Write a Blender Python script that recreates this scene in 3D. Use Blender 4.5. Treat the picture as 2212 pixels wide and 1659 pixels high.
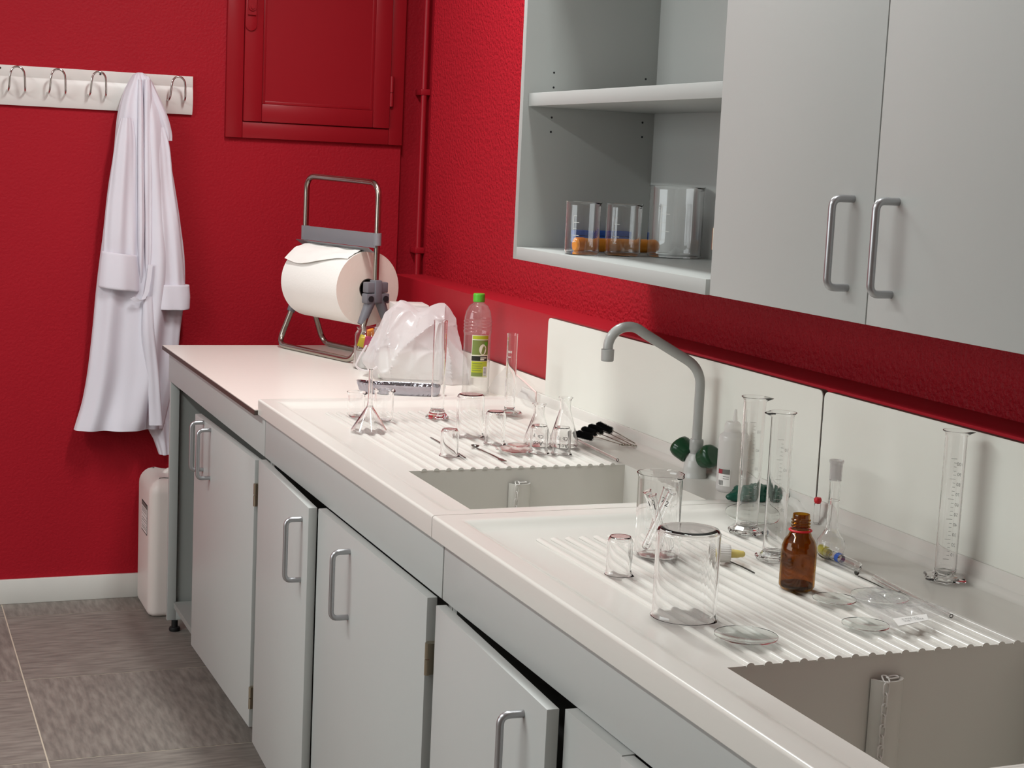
import bpy, bmesh, math, random
import numpy as np
from mathutils import Vector, Matrix, noise
random.seed(7)
for o in list(bpy.data.objects): bpy.data.objects.remove(o)
sc = bpy.context.scene
COL = sc.collection

# ------------------------------------------------------------------ camera
IW, IH, FPX = 2212, 1659, 3452.24
CAM = np.array([-1.6356, -5.306, 1.4945])
_y, _p, _r = np.radians([22.2461, 7.7986, 2.6442])
FWD = np.array([math.sin(_y)*math.cos(_p), math.cos(_y)*math.cos(_p), -math.sin(_p)])
_ri = np.array([math.cos(_y), -math.sin(_y), 0]); _up = np.cross(_ri, FWD)
RGT = _ri*math.cos(_r) + _up*math.sin(_r)
UPV = -_ri*math.sin(_r) + _up*math.cos(_r)
cd = bpy.data.cameras.new('camera'); cam = bpy.data.objects.new('camera', cd); COL.objects.link(cam)
cd.sensor_fit = 'HORIZONTAL'; cd.sensor_width = 36.0; cd.lens = FPX/IW*36.0; cd.clip_start = .05
M = Matrix.Identity(4)
for i in range(3):
    M[i][0], M[i][1], M[i][2], M[i][3] = RGT[i], UPV[i], -FWD[i], CAM[i]
cam.matrix_world = M
sc.camera = cam
# ------------------------------------------------------------------ view, world, lamps
sc.view_settings.view_transform = 'Standard'; sc.view_settings.look = 'None'
sc.view_settings.gamma = 1.0; sc.view_settings.use_curve_mapping = False
sc.view_settings.exposure = -0.67
sc.cycles.max_bounces = 28; sc.cycles.transparent_max_bounces = 40
sc.cycles.transmission_bounces = 26; sc.cycles.glossy_bounces = 6; sc.cycles.diffuse_bounces = 5
sc.cycles.use_denoising = True; sc.cycles.sample_clamp_indirect = 6.0
world = bpy.data.worlds.new('world'); sc.world = world; world.use_nodes = True
world.node_tree.nodes['Background'].inputs[0].default_value = (.9, .95, 1, 1)
world.node_tree.nodes['Background'].inputs[1].default_value = .05
CEIL = 2.85
LAMPS = [(-.60, -1.65, 48), (-.5, -3.2, 16), (-2.6, -2.2, 60), (-2.6, -3.6, 26), (-3.0, -6.7, 2)]
for (lx, ly, pw) in LAMPS:
    ld = bpy.data.lights.new('ceiling_lamp', 'AREA'); ld.shape = 'RECTANGLE'; ld.size = .14; ld.size_y = .7 if lx > -1 else 1.3
    ld.energy = pw; ld.color = (.95, 1, .99)
    lo = bpy.data.objects.new('ceiling_lamp', ld); COL.objects.link(lo); lo.location = (lx, ly, CEIL-.075)

wl = bpy.data.lights.new('side_fill_light', 'AREA'); wl.shape = 'RECTANGLE'; wl.size = 1.3; wl.size_y = 3.0; wl.energy = 62; wl.color = (.92, 1, 1.03)  # fill light added on the left to brighten the fronts that face it
wo = bpy.data.objects.new('side_fill_light', wl); COL.objects.link(wo); wo.location = (-4.52, -2.6, 1.8); wo.rotation_euler = (0, -math.pi/2, 0)

# ------------------------------------------------------------------ pixel helpers (direction only; distance from what a thing touches)
def pr(P):
    v = np.array(P)-CAM; z = v@FWD
    return IW/2+FPX*(v@RGT)/z, IH/2-FPX*(v@UPV)/z, z
def _on(ax, val, px, py):
    d = FWD+RGT*(px-IW/2)/FPX-UPV*(py-IH/2)/FPX
    q = CAM+d*((val-CAM[ax])/d[ax]); return Vector((float(q[0]), float(q[1]), float(q[2])))
def onx(v, px, py): return _on(0, v, px, py)
def ony(v, px, py): return _on(1, v, px, py)
def onz(v, px, py): return _on(2, v, px, py)
def hz(x, y, py):
    lo, hi = -1., 4.
    for _ in range(40):
        m = (lo+hi)/2
        if pr((x, y, m))[1] > py: lo = m
        else: hi = m
    return m
def ppm(P): return FPX/pr(P)[2]

# ------------------------------------------------------------------ materials
def nt(name):
    m = bpy.data.materials.new(name); m.use_nodes = True
    return m, m.node_tree.nodes, m.node_tree.links
def srgb(r, g, b):
    f = lambda c: (c/255/12.92 if c/255 <= .04045 else ((c/255+.055)/1.055)**2.4)
    return (f(r), f(g), f(b), 1)
def mat(name, col, rough=.5, metal=0., spec=.5, bump=None, var=None, trans=0., ior=1.45, sub=0., coat=0., aniso=None):
    m, N, L = nt(name); b = N['Principled BSDF']
    b.inputs['Base Color'].default_value = col; b.inputs['Roughness'].default_value = rough
    b.inputs['Metallic'].default_value = metal; b.inputs['Specular IOR Level'].default_value = spec
    b.inputs['Transmission Weight'].default_value = trans; b.inputs['IOR'].default_value = ior
    b.inputs['Coat Weight'].default_value = coat
    if sub:
        b.inputs['Subsurface Weight'].default_value = sub; b.inputs['Subsurface Radius'].default_value = (.02, .02, .02)
        b.inputs['Subsurface Scale'].default_value = .5
    tc = N.new('ShaderNodeTexCoord')
    if bump:
        sc_, st, det, dist = bump
        n = N.new('ShaderNodeTexNoise'); n.inputs['Scale'].default_value = sc_; n.inputs['Detail'].default_value = det
        L.new(tc.outputs['Object'], n.inputs['Vector'])
        bp = N.new('ShaderNodeBump'); bp.inputs['Strength'].default_value = st; bp.inputs['Distance'].default_value = dist
        L.new(n.outputs['Fac'], bp.inputs['Height']); L.new(bp.outputs['Normal'], b.inputs['Normal'])
    if var:
        vs, va = var
        n2 = N.new('ShaderNodeTexNoise'); n2.inputs['Scale'].default_value = vs; n2.inputs['Detail'].default_value = 4
        L.new(tc.outputs['Object'], n2.inputs['Vector'])
        mr = N.new('ShaderNodeMapRange'); mr.inputs['To Min'].default_value = 1-va; mr.inputs['To Max'].default_value = 1+va
        L.new(n2.outputs['Fac'], mr.inputs['Value'])
        mx = N.new('ShaderNodeVectorMath'); mx.operation = 'SCALE'
        mx.inputs[0].default_value = col[:3]; L.new(mr.outputs['Result'], mx.inputs['Scale'])
        L.new(mx.outputs['Vector'], b.inputs['Base Color'])
    return m
RED = (.36, .0095, .0190, 1)
M_REDW = mat('red_textured_wall', RED, .55, spec=.16, bump=(110, .45, 3, .004), var=(3, .05))
M_REDR = mat('red_stucco_wall', RED, .5, spec=.22, bump=(95, .9, 3, .007), var=(3, .05))
M_REDS = mat('red_paint_smooth', RED, .34, spec=.35, bump=(30, .08, 2, .002))
M_REDG = mat('red_paint_gloss', (.29, .0085, .0145, 1), .32, spec=.28, bump=(25, .05, 2, .002))
M_WALL = mat('pale_wall', srgb(225, 222, 214), .7, bump=(60, .3, 3, .004))
M_CEIL = mat('ceiling_white', srgb(238, 238, 235), .8)
M_BASE = mat('baseboard_white', srgb(215, 213, 207), .45, var=(9, .04))
M_GREY = mat('grey_laminate', srgb(179, 181, 178), .42, spec=.4, bump=(240, .05, 2, .0008), var=(2, .015))
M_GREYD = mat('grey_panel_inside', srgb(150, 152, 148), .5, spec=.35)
M_WHITEL = mat('white_laminate', srgb(232, 226, 218), .28, spec=.45)
M_CORE = mat('dark_core_edge', srgb(74, 62, 56), .5)
M_SINK = mat('white_sink_resin', srgb(214, 211, 204), .24, spec=.45, var=(5, .015))
M_SPLASH = mat('white_splash_panel', srgb(226, 226, 217), .3, spec=.45)
M_ALU = mat('satin_aluminium', srgb(176, 176, 178), .32, metal=.85)
M_NICK = mat('nickel_hinge', srgb(170, 160, 140), .3, metal=.9)
M_CHROME = mat('chrome', srgb(205, 203, 200), .12, metal=1.)
M_STEEL = mat('steel_tube', srgb(168, 162, 152), .22, metal=1., bump=(90, .1, 2, .001))
M_SPOON = mat('spatula_steel', srgb(120, 116, 112), .25, metal=1.)
M_GPLA = mat('grey_plastic', srgb(128, 128, 132), .45)
M_GPLA2 = mat('dark_grey_plastic', srgb(108, 107, 113), .45)
M_TAP = mat('grey_tap_coating', srgb(168, 168, 165), .22, spec=.5)
M_TAPW = mat('pale_tap_body', srgb(196, 196, 192), .2, spec=.5)
M_GRN = mat('dark_green_knob', srgb(18, 62, 36), .2, spec=.5)
M_KNOBD = mat('knob_disc_teal', srgb(92, 140, 140), .35)
M_BLACK = mat('black_rubber', srgb(18, 18, 18), .6)
M_BRIS = mat('black_bristle', srgb(10, 10, 14), .8)
M_PAPER = mat('paper_roll_white', srgb(238, 236, 230), .85, bump=(160, .25, 3, .002))
M_PAPERE = mat('paper_roll_end', srgb(228, 214, 202), .9, bump=(120, .3, 3, .002))
M_CARD = mat('brown_cardboard', srgb(70, 60, 54), .9)
M_COAT = mat('white_cotton', srgb(220, 216, 224), .9, bump=(900, .1, 2, .0006), spec=.2)
M_CAN = mat('translucent_polyethylene', srgb(226, 217, 211), .38, sub=.25)
M_LABEL = mat('white_label', srgb(232, 230, 226), .55)
M_INK = mat('black_ink', srgb(30, 30, 34), .6)
M_INKG = mat('grey_print', srgb(110, 110, 105), .6)
M_INKW = mat('white_print', srgb(235, 235, 230), .5)
M_REDP = mat('red_plastic', srgb(205, 30, 42), .35)
M_GCAP = mat('bright_green_cap', srgb(88, 176, 52), .35)
M_LIME = mat('lime_label', srgb(176, 186, 44), .45)
M_OLIVE = mat('olive_label', srgb(120, 136, 70), .45)
M_BLAB = mat('black_label', srgb(36, 36, 30), .45)
M_CREAM = mat('cream_label', srgb(226, 228, 206), .45)
M_BLUE = mat('blue_plastic', srgb(38, 84, 168), .35)
M_ORNG = mat('orange_plastic', srgb(222, 136, 32), .3)
M_TEAL = mat('teal_rubber', srgb(10, 78, 62), .4)
M_YEL = mat('yellow_plastic', srgb(222, 208, 40), .4)
M_YELR = mat('pale_yellow_rubber', srgb(224, 204, 120), .4)
M_WPLA = mat('white_plastic', srgb(222, 218, 213), .35)
M_PURP = mat('purple_paper', srgb(104, 76, 170), .5)
M_MAG = mat('magenta_paper', srgb(190, 40, 90), .5)
M_FOIL = mat('aluminium_foil', srgb(166, 164, 172), .12, metal=1., bump=(70, .35, 3, .006))
M_LAMPH = mat('lamp_housing_white', srgb(235, 235, 232), .5)
M_WOODP = mat('white_carton', srgb(216, 210, 204), .6)

def glass_thin(name, tint=(.985, .992, .985), edge=(.55, .60, .58), spec=1.0, rough=.015, hazeF=0.0):
    # thin clear wall: Fresnel reflection over a clear layer; longer path through the wall at grazing angles
    m, N, L = nt(name); N.remove(N['Principled BSDF']); out = N['Material Output']
    lw = N.new('ShaderNodeLayerWeight'); lw.inputs['Blend'].default_value = .5
    p5 = N.new('ShaderNodeMath'); p5.operation = 'POWER'; p5.inputs[1].default_value = 5; L.new(lw.outputs['Facing'], p5.inputs[0])
    fr = N.new('ShaderNodeMath'); fr.operation = 'MULTIPLY_ADD'; fr.inputs[1].default_value = .6; fr.inputs[2].default_value = .042; L.new(p5.outputs[0], fr.inputs[0])
    p3 = N.new('ShaderNodeMath'); p3.operation = 'POWER'; p3.inputs[1].default_value = 6; L.new(lw.outputs['Facing'], p3.inputs[0])
    mx = N.new('ShaderNodeMix'); mx.data_type = 'RGBA'
    mx.inputs[6].default_value = (*tint, 1); mx.inputs[7].default_value = (*edge, 1)
    L.new(p3.outputs[0], mx.inputs[0])
    tr = N.new('ShaderNodeBsdfTransparent'); L.new(mx.outputs[2], tr.inputs['Color'])
    gl = N.new('ShaderNodeBsdfGlossy'); gl.inputs['Roughness'].default_value = rough; gl.inputs['Color'].default_value = (spec, spec, spec, 1)
    ms = N.new('ShaderNodeMixShader'); L.new(fr.outputs[0], ms.inputs[0]); L.new(tr.outputs[0], ms.inputs[1]); L.new(gl.outputs[0], ms.inputs[2])
    if hazeF:
        df = N.new('ShaderNodeBsdfDiffuse'); df.inputs['Color'].default_value = (.9, .88, .88, 1)
        tl = N.new('ShaderNodeBsdfTranslucent'); tl.inputs['Color'].default_value = (.9, .88, .88, 1)
        m1 = N.new('ShaderNodeMixShader'); m1.inputs[0].default_value = .45; L.new(df.outputs[0], m1.inputs[1]); L.new(tl.outputs[0], m1.inputs[2])
        m2 = N.new('ShaderNodeMixShader'); m2.inputs[0].default_value = hazeF; L.new(ms.outputs[0], m2.inputs[1]); L.new(m1.outputs[0], m2.inputs[2])
        L.new(m2.outputs[0], out.inputs['Surface'])
    else:
        L.new(ms.outputs[0], out.inputs['Surface'])
    return m
G_THIN = mat('clear_glass', (1, 1, 1, 1), .0, trans=1., ior=1.45)
G_PET = glass_thin('clear_pet', (.96, .96, .955), (.6, .62, .6), hazeF=.05, rough=.05)
G_FILM = glass_thin('clear_film', (.90, .895, .895), (.6, .6, .6), rough=.10, hazeF=.22)
G_FROST = glass_thin('frosted_glass', (.9, .9, .9), (.7, .7, .7), rough=.3, hazeF=.35)
G_WASH = glass_thin('milky_plastic', (.93, .93, .9), (.8, .8, .78), rough=.2, hazeF=.55)
G_AMBER = glass_thin('amber_glass', (.64, .43, .12), (.20, .10, .02), rough=.02)
G_BAG = glass_thin('white_bag_film', (.95, .94, .95), (.8, .8, .8), rough=.18, hazeF=.62)
G_TINT = mat('greenish_glass', (.95, .985, .97, 1), .0, trans=1., ior=1.45)
G_SOLID = mat('solid_glass', (1, 1, 1, 1), .0, trans=1., ior=1.47)

def floor_mat(name, ax):
    m, N, L = nt(name); b = N['Principled BSDF']; b.inputs['Roughness'].default_value = .5
    b.inputs['Specular IOR Level'].default_value = .35
    tc = N.new('ShaderNodeTexCoord'); mp = N.new('ShaderNodeMapping'); L.new(tc.outputs['Object'], mp.inputs['Vector'])
    mp.inputs['Scale'].default_value = (12, 70, 1) if ax == 0 else (70, 12, 1)
    n = N.new('ShaderNodeTexNoise'); n.inputs['Scale'].default_value = 1; n.inputs['Detail'].default_value = 3; L.new(mp.outputs[0], n.inputs['Vector'])
    n2 = N.new('ShaderNodeTexNoise'); n2.inputs['Scale'].default_value = 3; L.new(tc.outputs['Object'], n2.inputs['Vector'])
    cr = N.new('ShaderNodeValToRGB'); e = cr.color_ramp.elements
    e[0].position = .34; e[0].color = srgb(112, 106, 100); e[1].position = .68; e[1].color = srgb(140, 133, 125)
    c = e.new(.5); c.color = srgb(126, 119, 112)
    L.new(n.outputs['Fac'], cr.inputs['Fac'])
    mx = N.new('ShaderNodeMix'); mx.data_type = 'RGBA'; mx.blend_type = 'MULTIPLY'; mx.inputs[0].default_value = .35
    L.new(cr.outputs[0], mx.inputs[6]); L.new(n2.outputs['Color'], mx.inputs[7])
    mr = N.new('ShaderNodeMapRange'); L.new(n2.outputs['Fac'], mr.inputs['Value']); mr.inputs['To Min'].default_value = .85; mr.inputs['To Max'].default_value = 1.12
    vm = N.new('ShaderNodeVectorMath'); vm.operation = 'SCALE'; L.new(cr.outputs[0], vm.inputs[0]); L.new(mr.outputs[0], vm.inputs['Scale'])
    L.new(vm.outputs[0], b.inputs['Base Color'])
    return m
M_FT0 = floor_mat('vinyl_tile_streak_x', 0); M_FT1 = floor_mat('vinyl_tile_streak_y', 1)
M_JOINT = mat('tile_joint_pale', srgb(196, 184, 166), .7)

# ------------------------------------------------------------------ mesh helpers
class MB:
    def __init__(s): s.v = []; s.f = []
    def add(s, v, f):
        o = len(s.v); s.v += [tuple(p) for p in v]; s.f += [tuple(i+o for i in q) for q in f]; return s
    def box(s, x0, x1, y0, y1, z0, z1):
        x0, x1 = sorted((x0, x1)); y0, y1 = sorted((y0, y1)); z0, z1 = sorted((z0, z1))
        v = [(x, y, z) for z in (z0, z1) for y in (y0, y1) for x in (x0, x1)]
        return s.add(v, [(0, 2, 3, 1), (4, 5, 7, 6), (0, 1, 5, 4), (2, 6, 7, 3), (0, 4, 6, 2), (1, 3, 7, 5)])
    def lathe(s, prof, seg=40, c=(0, 0, 0), close=False):
        v = []; f = []; q = []
        for i, (r, z) in enumerate(prof):   # support rings beside the ends of long straight runs
            q.append((r, z))
            if i+1 < len(prof) or close:
                r2, z2 = prof[(i+1) % len(prof)]; d = math.hypot(r2-r, z2-z)
                if d > .009:
                    e = .0022/d
                    for t_ in (e, 1-e): q.append((r+(r2-r)*t_, z+(z2-z)*t_))
        prof = q
        n = len(prof)
        for (r, z) in prof:
            for k in range(seg):
                a = 2*math.pi*k/seg; v.append((c[0]+r*math.cos(a), c[1]+r*math.sin(a), c[2]+z))
        m = n if close else n-1
        for i in range(m):
            j = (i+1) % n
            for k in range(seg):
                k2 = (k+1) % seg; f.append((i*seg+k, i*seg+k2, j*seg+k2, j*seg+k))
        return s.add(v, f)
    def tube(s, pts, r, seg=12, cap=True, closed=False):
        P = [Vector(p) for p in pts]; n = len(P)
        rad = r if isinstance(r, (list, tuple)) else [r]*n
        T = []
        for i in range(n):
            a = P[(i-1) % n] if (closed or i > 0) else P[i]
            b = P[(i+1) % n] if (closed or i < n-1) else P[i]
            T.append((b-a).normalized())
        up = Vector((0, 0, 1)) if abs(T[0].z) < .9 else Vector((1, 0, 0))
        nrm = (up-T[0]*up.dot(T[0])).normalized(); v = []; f = []
        for i in range(n):
            nrm = (nrm-T[i]*nrm.dot(T[i])).normalized(); bi = T[i].cross(nrm)
            for k in range(seg):
                a = 2*math.pi*k/seg; v.append(P[i]+(nrm*math.cos(a)+bi*math.sin(a))*rad[i])
        for i in range(n if closed else n-1):
            j = (i+1) % n
            for k in range(seg):
                k2 = (k+1) % seg; f.append((i*seg+k, i*seg+k2, j*seg+k2, j*seg+k))
        if cap and not closed:
            f.append(tuple(reversed(range(seg)))); f.append(tuple((n-1)*seg+k for k in range(seg)))
        return s.add(v, f)
    def prism(s, poly, axis, a, b):
        # poly: 2D points in the other two axes (x,y,z order), extruded along axis from a to b
        n = len(poly); v = []
        for t in (a, b):
            for (p, q) in poly:
                v.append({0: (t, p, q), 1: (p, t, q), 2: (p, q, t)}[axis])
        f = [tuple(range(n)), tuple(reversed(range(n, 2*n)))]
        f += [(i, n+i, n+(i+1) % n, (i+1) % n) for i in range(n)]
        return s.add(v, f)
    def obj(s, name, m, parent=None, smooth=None, bevel=0, bseg=2, doubles=False, label=None):
        me = bpy.data.meshes.new(name); me.from_pydata([tuple(map(float, p)) for p in s.v], [], s.f); me.validate()
        bm = bmesh.new(); bm.from_mesh(me)
        if doubles: bmesh.ops.remove_doubles(bm, verts=bm.verts, dist=1e-6)
        bmesh.ops.recalc_face_normals(bm, faces=bm.faces)
        if bevel:
            es = [e for e in bm.edges if len(e.link_faces) == 2 and e.calc_face_angle(0) > math.radians(30)]
            bmesh.ops.bevel(bm, geom=es, offset=bevel, segments=bseg, affect='EDGES', profile=.5, clamp_overlap=True)
        bm.to_mesh(me); bm.free()
        if smooth is not None:
            me.shade_smooth(); me.set_sharp_from_angle(angle=math.radians(smooth))
        elif bevel:
            me.shade_smooth(); me.set_sharp_from_angle(angle=math.radians(35))
        o = bpy.data.objects.new(name, me); COL.objects.link(o)
        me.materials.append(m)
        if parent: o.parent = parent
        if label: o['label'] = label
        return o
def tag(o, label, cat, group=None):
    o['label'] = label; o['category'] = cat
    if group: o['group'] = group
    return o
def struct(o, label=None):
    o['kind'] = 'structure'
    if label: o['label'] = label
    return o
def thing(name, label, cat, loc=(0, 0, 0), rotz=0, group=None):
    o = bpy.data.objects.new(name, None); COL.objects.link(o); o.location = loc; o.rotation_euler = (0, 0, rotz)
    o.empty_display_size = .05
    return tag(o, label, cat, group)
def fillet(pts, rad, n=6):
    P = [Vector(p) for p in pts]; out = [P[0]]
    for i in range(1, len(P)-1):
        a = P[i-1]-P[i]; b = P[i+1]-P[i]; d = min(rad, a.length*.49, b.length*.49)
        s_, e = P[i]+a.normalized()*d, P[i]+b.normalized()*d
        for k in range(n+1):
            t = k/n; out.append(s_*(1-t)**2+P[i]*2*t*(1-t)+e*t*t)
    out.append(P[-1]); return out
_tc = {}
def text2d(s_, size):
    if (s_, size) in _tc: return _tc[(s_, size)]
    cu = bpy.data.curves.new('tmp', 'FONT'); cu.body = s_; cu.size = size; cu.align_x = 'CENTER'; cu.align_y = 'CENTER'; cu.resolution_u = 2
    ob = bpy.data.objects.new('tmp', cu); COL.objects.link(ob)
    dg = bpy.context.evaluated_depsgraph_get(); me = bpy.data.meshes.new_from_object(ob.evaluated_get(dg))
    r = ([(v.co.x, v.co.y) for v in me.vertices], [tuple(p.vertices) for p in me.polygons])
    bpy.data.objects.remove(ob); bpy.data.curves.remove(cu); bpy.data.meshes.remove(me)
    _tc[(s_, size)] = r; return r
def text_flat(name, s_, size, m, parent, o, ux, uy, rot=0):
    vs, fs = text2d(s_, size); ux = Vector(ux); uy = Vector(uy); o = Vector(o); c, s2 = math.cos(rot), math.sin(rot)
    b = MB(); b.add([o+ux*(x*c-y*s2)+uy*(x*s2+y*c) for x, y in vs], fs); return b.obj(name, m, parent)
def text_cyl(name, s_, size, m, parent, r, ang, z, rot=0):
    vs, fs = text2d(s_, size); b = MB(); c, s2 = math.cos(rot), math.sin(rot)
    v = []
    for x, y in vs:
        x, y = x*c-y*s2, x*s2+y*c; a = ang+x/r; v.append((r*math.cos(a), r*math.sin(a), z+y))
    b.add(v, fs); return b.obj(name, m, parent)
def arc_strip(b, r, z, h, a0, a1, n=8):
    v = []; f = []
    for i in range(n+1):
        a = a0+(a1-a0)*i/n
        v += [(r*math.cos(a), r*math.sin(a), z-h/2), (r*math.cos(a), r*math.sin(a), z+h/2)]
    for i in range(n): f.append((2*i, 2*i+2, 2*i+3, 2*i+1))
    b.add(v, f)
def toward(x, y):   # angle at which a thing at (x,y) faces the room's middle / viewer side
    return math.atan2(CAM[1]-y, CAM[0]-x)

# ------------------------------------------------------------------ room shell
XW = 0.0           # right wall
YE = -.54          # where the right wall stops beside the corner recess
struct(MB().box(-4.6, 0, -8.6, 0, -.12, -.0009).obj('floor', M_JOINT), 'grey streaked vinyl tile floor with pale joints')
floor = bpy.data.objects['floor']
TS = .635; x_j = -1.23; y_j = -.163
tile_me = {}
def tile(x0, x1, y0, y1, par):
    b = MB(); g = .0020
    b.box(x0+g-(x0+x1)/2, x1-g-(x0+x1)/2, y0+g-(y0+y1)/2, y1-g-(y0+y1)/2, -.0008, 0)
    key = (round(x1-x0, 3), round(y1-y0, 3), par)
    if key in tile_me:
        o = bpy.data.objects.new('floor_tile', tile_me[key]); COL.objects.link(o); o.parent = floor
    else:
        o = b.obj('floor_tile', M_FT0 if par else M_FT1, floor); tile_me[key] = o.data
    o.location = ((x0+x1)/2, (y0+y1)/2, 0); o.rotation_euler = (0, 0, math.pi*((int((x0+y0)*100)) % 2))
xs_ = [-4.6]+[x_j+TS*k for k in range(-5, 2)]+[0]; ys_ = [0, y_j]+[y_j-TS*k for k in range(1, 14)]+[-8.6]
xs_ = sorted(set(round(a, 4) for a in xs_ if -4.6 <= a <= 0)); ys_ = sorted(set(round(a, 4) for a in ys_ if -8.6 <= a <= 0))
for i in range(len(xs_)-1):
    for j in range(len(ys_)-1): tile(xs_[i], xs_[i+1], ys_[j], ys_[j+1], (i+j) % 2)
struct(MB().box(-4.7, .3, -8.7, .3, CEIL, CEIL+.1).obj('ceiling', M_CEIL), 'white ceiling')
struct(MB().box(-4.7, .08, 0, .3, -.1, CEIL).obj('wall_far', M_REDW), 'red textured wall with coat rail')
struct(MB().box(.08, .17, .03, .3, -.1, CEIL).box(.17, .3, YE, .3, -.1, CEIL).obj('wall_corner', M_REDW), 'red recess in the room corner')
struct(MB().box(XW, .3, -8.7, YE, -.1, CEIL).obj('wall_right', M_REDR), 'red textured wall behind the bench')
struct(MB().box(-4.7, -4.6, -8.7, 0, -.1, CEIL).obj('wall_left', M_WALL), 'pale wall out of view')
wf = struct(MB().box(-4.6, -4.57, -4.2, -1.0, 1.04, 1.10).box(-4.6, -4.57, -4.2, -1.0, 2.40, 2.46).box(-4.6, -4.57, -4.2, -4.12, 1.10, 2.40).box(-4.6, -4.57, -1.08, -1.0, 1.10, 2.40).box(-4.6, -4.57, -2.64, -2.56, 1.10, 2.40).obj('added_window_1', M_LAMPH), 'white window frame added on the pale wall to go with the side fill light, out of view')  # unseen window frame, added only to go with the left fill light
struct(MB().box(-4.7, .3, -8.7, -8.6, -.1, CEIL).obj('wall_back', M_WALL), 'pale wall out of view behind the viewer')
struct(MB().box(-4.6, -.02, -.013, 0, 0, .081).obj('baseboard_far', M_BASE, bevel=.002), 'white baseboard along the red wall')
# red service ledge along the right wall
LZ = 1.141; LX = -.1
struct(MB().box(LX, .002, -8.6, YE-.005, 0, LZ).obj('trim_1', M_REDS, bevel=.004), 'smooth red boxed ledge running behind the bench')

# ceiling luminaires
for k, (lx, ly, pw) in enumerate(LAMPS):
    t = thing('ceiling_light', ['long white ceiling light above the far end of the bench', 'long white ceiling light above the near sink', 'long white ceiling light in the middle row by the red wall', 'long white ceiling light in the middle row level with the sinks', 'long white ceiling light at the back of the room'][k], 'ceiling light', (lx, ly, CEIL-.07), 0, 'ceiling lights')
    b = MB(); b.box(-.10, .10, -.72, .72, .01, .07); b.obj('housing', M_LAMPH, t, bevel=.004)

# ------------------------------------------------------------------ access hatch, pipe, coat rail
hy = -.0
t = thing('access_hatch', 'red painted access hatch door with inset panel set in red wall', 'hatch', (-.23, 0, 1.5427))
def T(b, root): # shift geometry given in world coordinates to the root's frame
    l = root.location; c, s_ = math.cos(-root.rotation_euler.z), math.sin(-root.rotation_euler.z)
    b.v = [((p[0]-l.x)*c-(p[1]-l.y)*s_, (p[0]-l.x)*s_+(p[1]-l.y)*c, p[2]-l.z) for p in b.v]; return b
HT = 2.3
b = MB(); b.box(-.531, -.475, -.018, 0, 1.5427, HT).box(.03, .079, -.018, 0, 1.5427, HT).box(-.475, .03, -.018, 0, 1.5427, 1.596).box(-.475, .03, -.018, 0, HT-.05, HT)
T(b, t).obj('frame', M_REDG, t, bevel=.0025)
b = MB(); b.box(-.474, -.413, -.026, -.002, 1.5975, HT-.052).box(-.03, .029, -.026, -.002, 1.5975, HT-.052).box(-.413, -.03, -.026, -.002, 1.5975, 1.656).box(-.413, -.03, -.026, -.002, HT-.11, HT-.052)
dl = T(b, t).obj('door_leaf', M_REDG, t, bevel=.003)
b = MB(); b.box(-.414, -.029, -.0185, -.004, 1.655, HT-.108); T(b, t).obj('inset_panel', M_REDG, t)
b = MB(); b.box(-.412, -.402, -.0197, -.018, 1.6565, HT-.11).box(-.041, -.031, -.0197, -.018, 1.6565, HT-.11).box(-.402, -.041, -.0197, -.018, 1.6565, 1.6665); T(b, t).obj('bead_moulding', M_REDG, t, bevel=.0015)
lx0 = -.456; poly = [(lx0+.0190*math.cos(a), 1.908+.0190*math.sin(a)) for a in [math.pi+math.pi*i/10 for i in range(11)]]+[(lx0+.0190, 2.06), (lx0-.0190, 2.06)]
b = MB(); b.prism(poly, 1, -.034, -.025); T(b, t).obj('latch_plate', M_REDG, t, bevel=.003)
b = MB(); b.tube([(lx0, -.033, 1.965), (lx0, -.048, 1.965)], .0125, 16); b.tube([(lx0, -.047, 1.965), (lx0, -.052, 1.965)], .007, 12); b.box(lx0-.0135, lx0+.0135, -.042, -.033, 1.94, 2.03)
T(b, t).obj('latch_lock', M_REDG, t, smooth=40)
b = MB(); b.tube([(.033, -.027, 1.672), (.033, -.027, 1.718)], .0065, 10).tube([(.033, -.027, 1.7195), (.033, -.027, 1.773)], .0065, 10); T(b, t).obj('hinge', M_REDG, t, smooth=40)

px0, py0 = .150, -.022
t = thing('wall_pipe', 'thin red painted pipe running up the corner with clips', 'pipe', (px0, py0, .9))
MB().tube([(0, 0, 0), (0, 0, CEIL-.9)], .0102, 16).obj('pipe', M_REDS, t, smooth=40)
for zc in (1.7276, 1.1856):
    MB().box(-.014, .02, -.013, .052, zc-.9-.0105, zc-.9+.0105).obj('pipe_clip', M_REDS, t, bevel=.003)
# coat rail
t = thing('coat_rail', 'white plastic coat rail with chrome wire hooks on red wall', 'coat rack', (-1.2, 0, 1.6085))
prof = [(0, 0), (-.012, 0), (-.017, .012), (-.021, .035), (-.0215, .052), (-.0195, .07), (-.0165, .085), (-.0155, .087), (-.0155, .089), (-.0165, .091), (-.0145, .1225), (0, .1225)]
b = MB(); b.prism(prof, 0, -.55, .5600); b.obj('rail', M_WPLA, t, smooth=35)
HX = [-1.3145, -1.1916, -1.0697, -.9455, -.8215, -.6961]
for hx in HX:
    x = hx+1.2; p = []
    zt = .117
    pts = [(x-.027, -.018, .045), (x-.0255, -.036, .040), (x-.024, -.062, .052), (x-.022, -.070, .085)]
    arc = [(x-.021*math.cos(a), -.072, .092+.025*math.sin(a)) for a in [math.pi*i/10 for i in range(11)]]
    pts2 = [(x+.022, -.070, .085), (x+.024, -.062, .052), (x+.0255, -.036, .040), (x+.027, -.018, .045)]
    path = fillet(pts, .01, 3)+arc+fillet(pts2, .01, 3)
    MB().tube(path, .0033, 8).obj('hook', M_CHROME, t, smooth=60)
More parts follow.
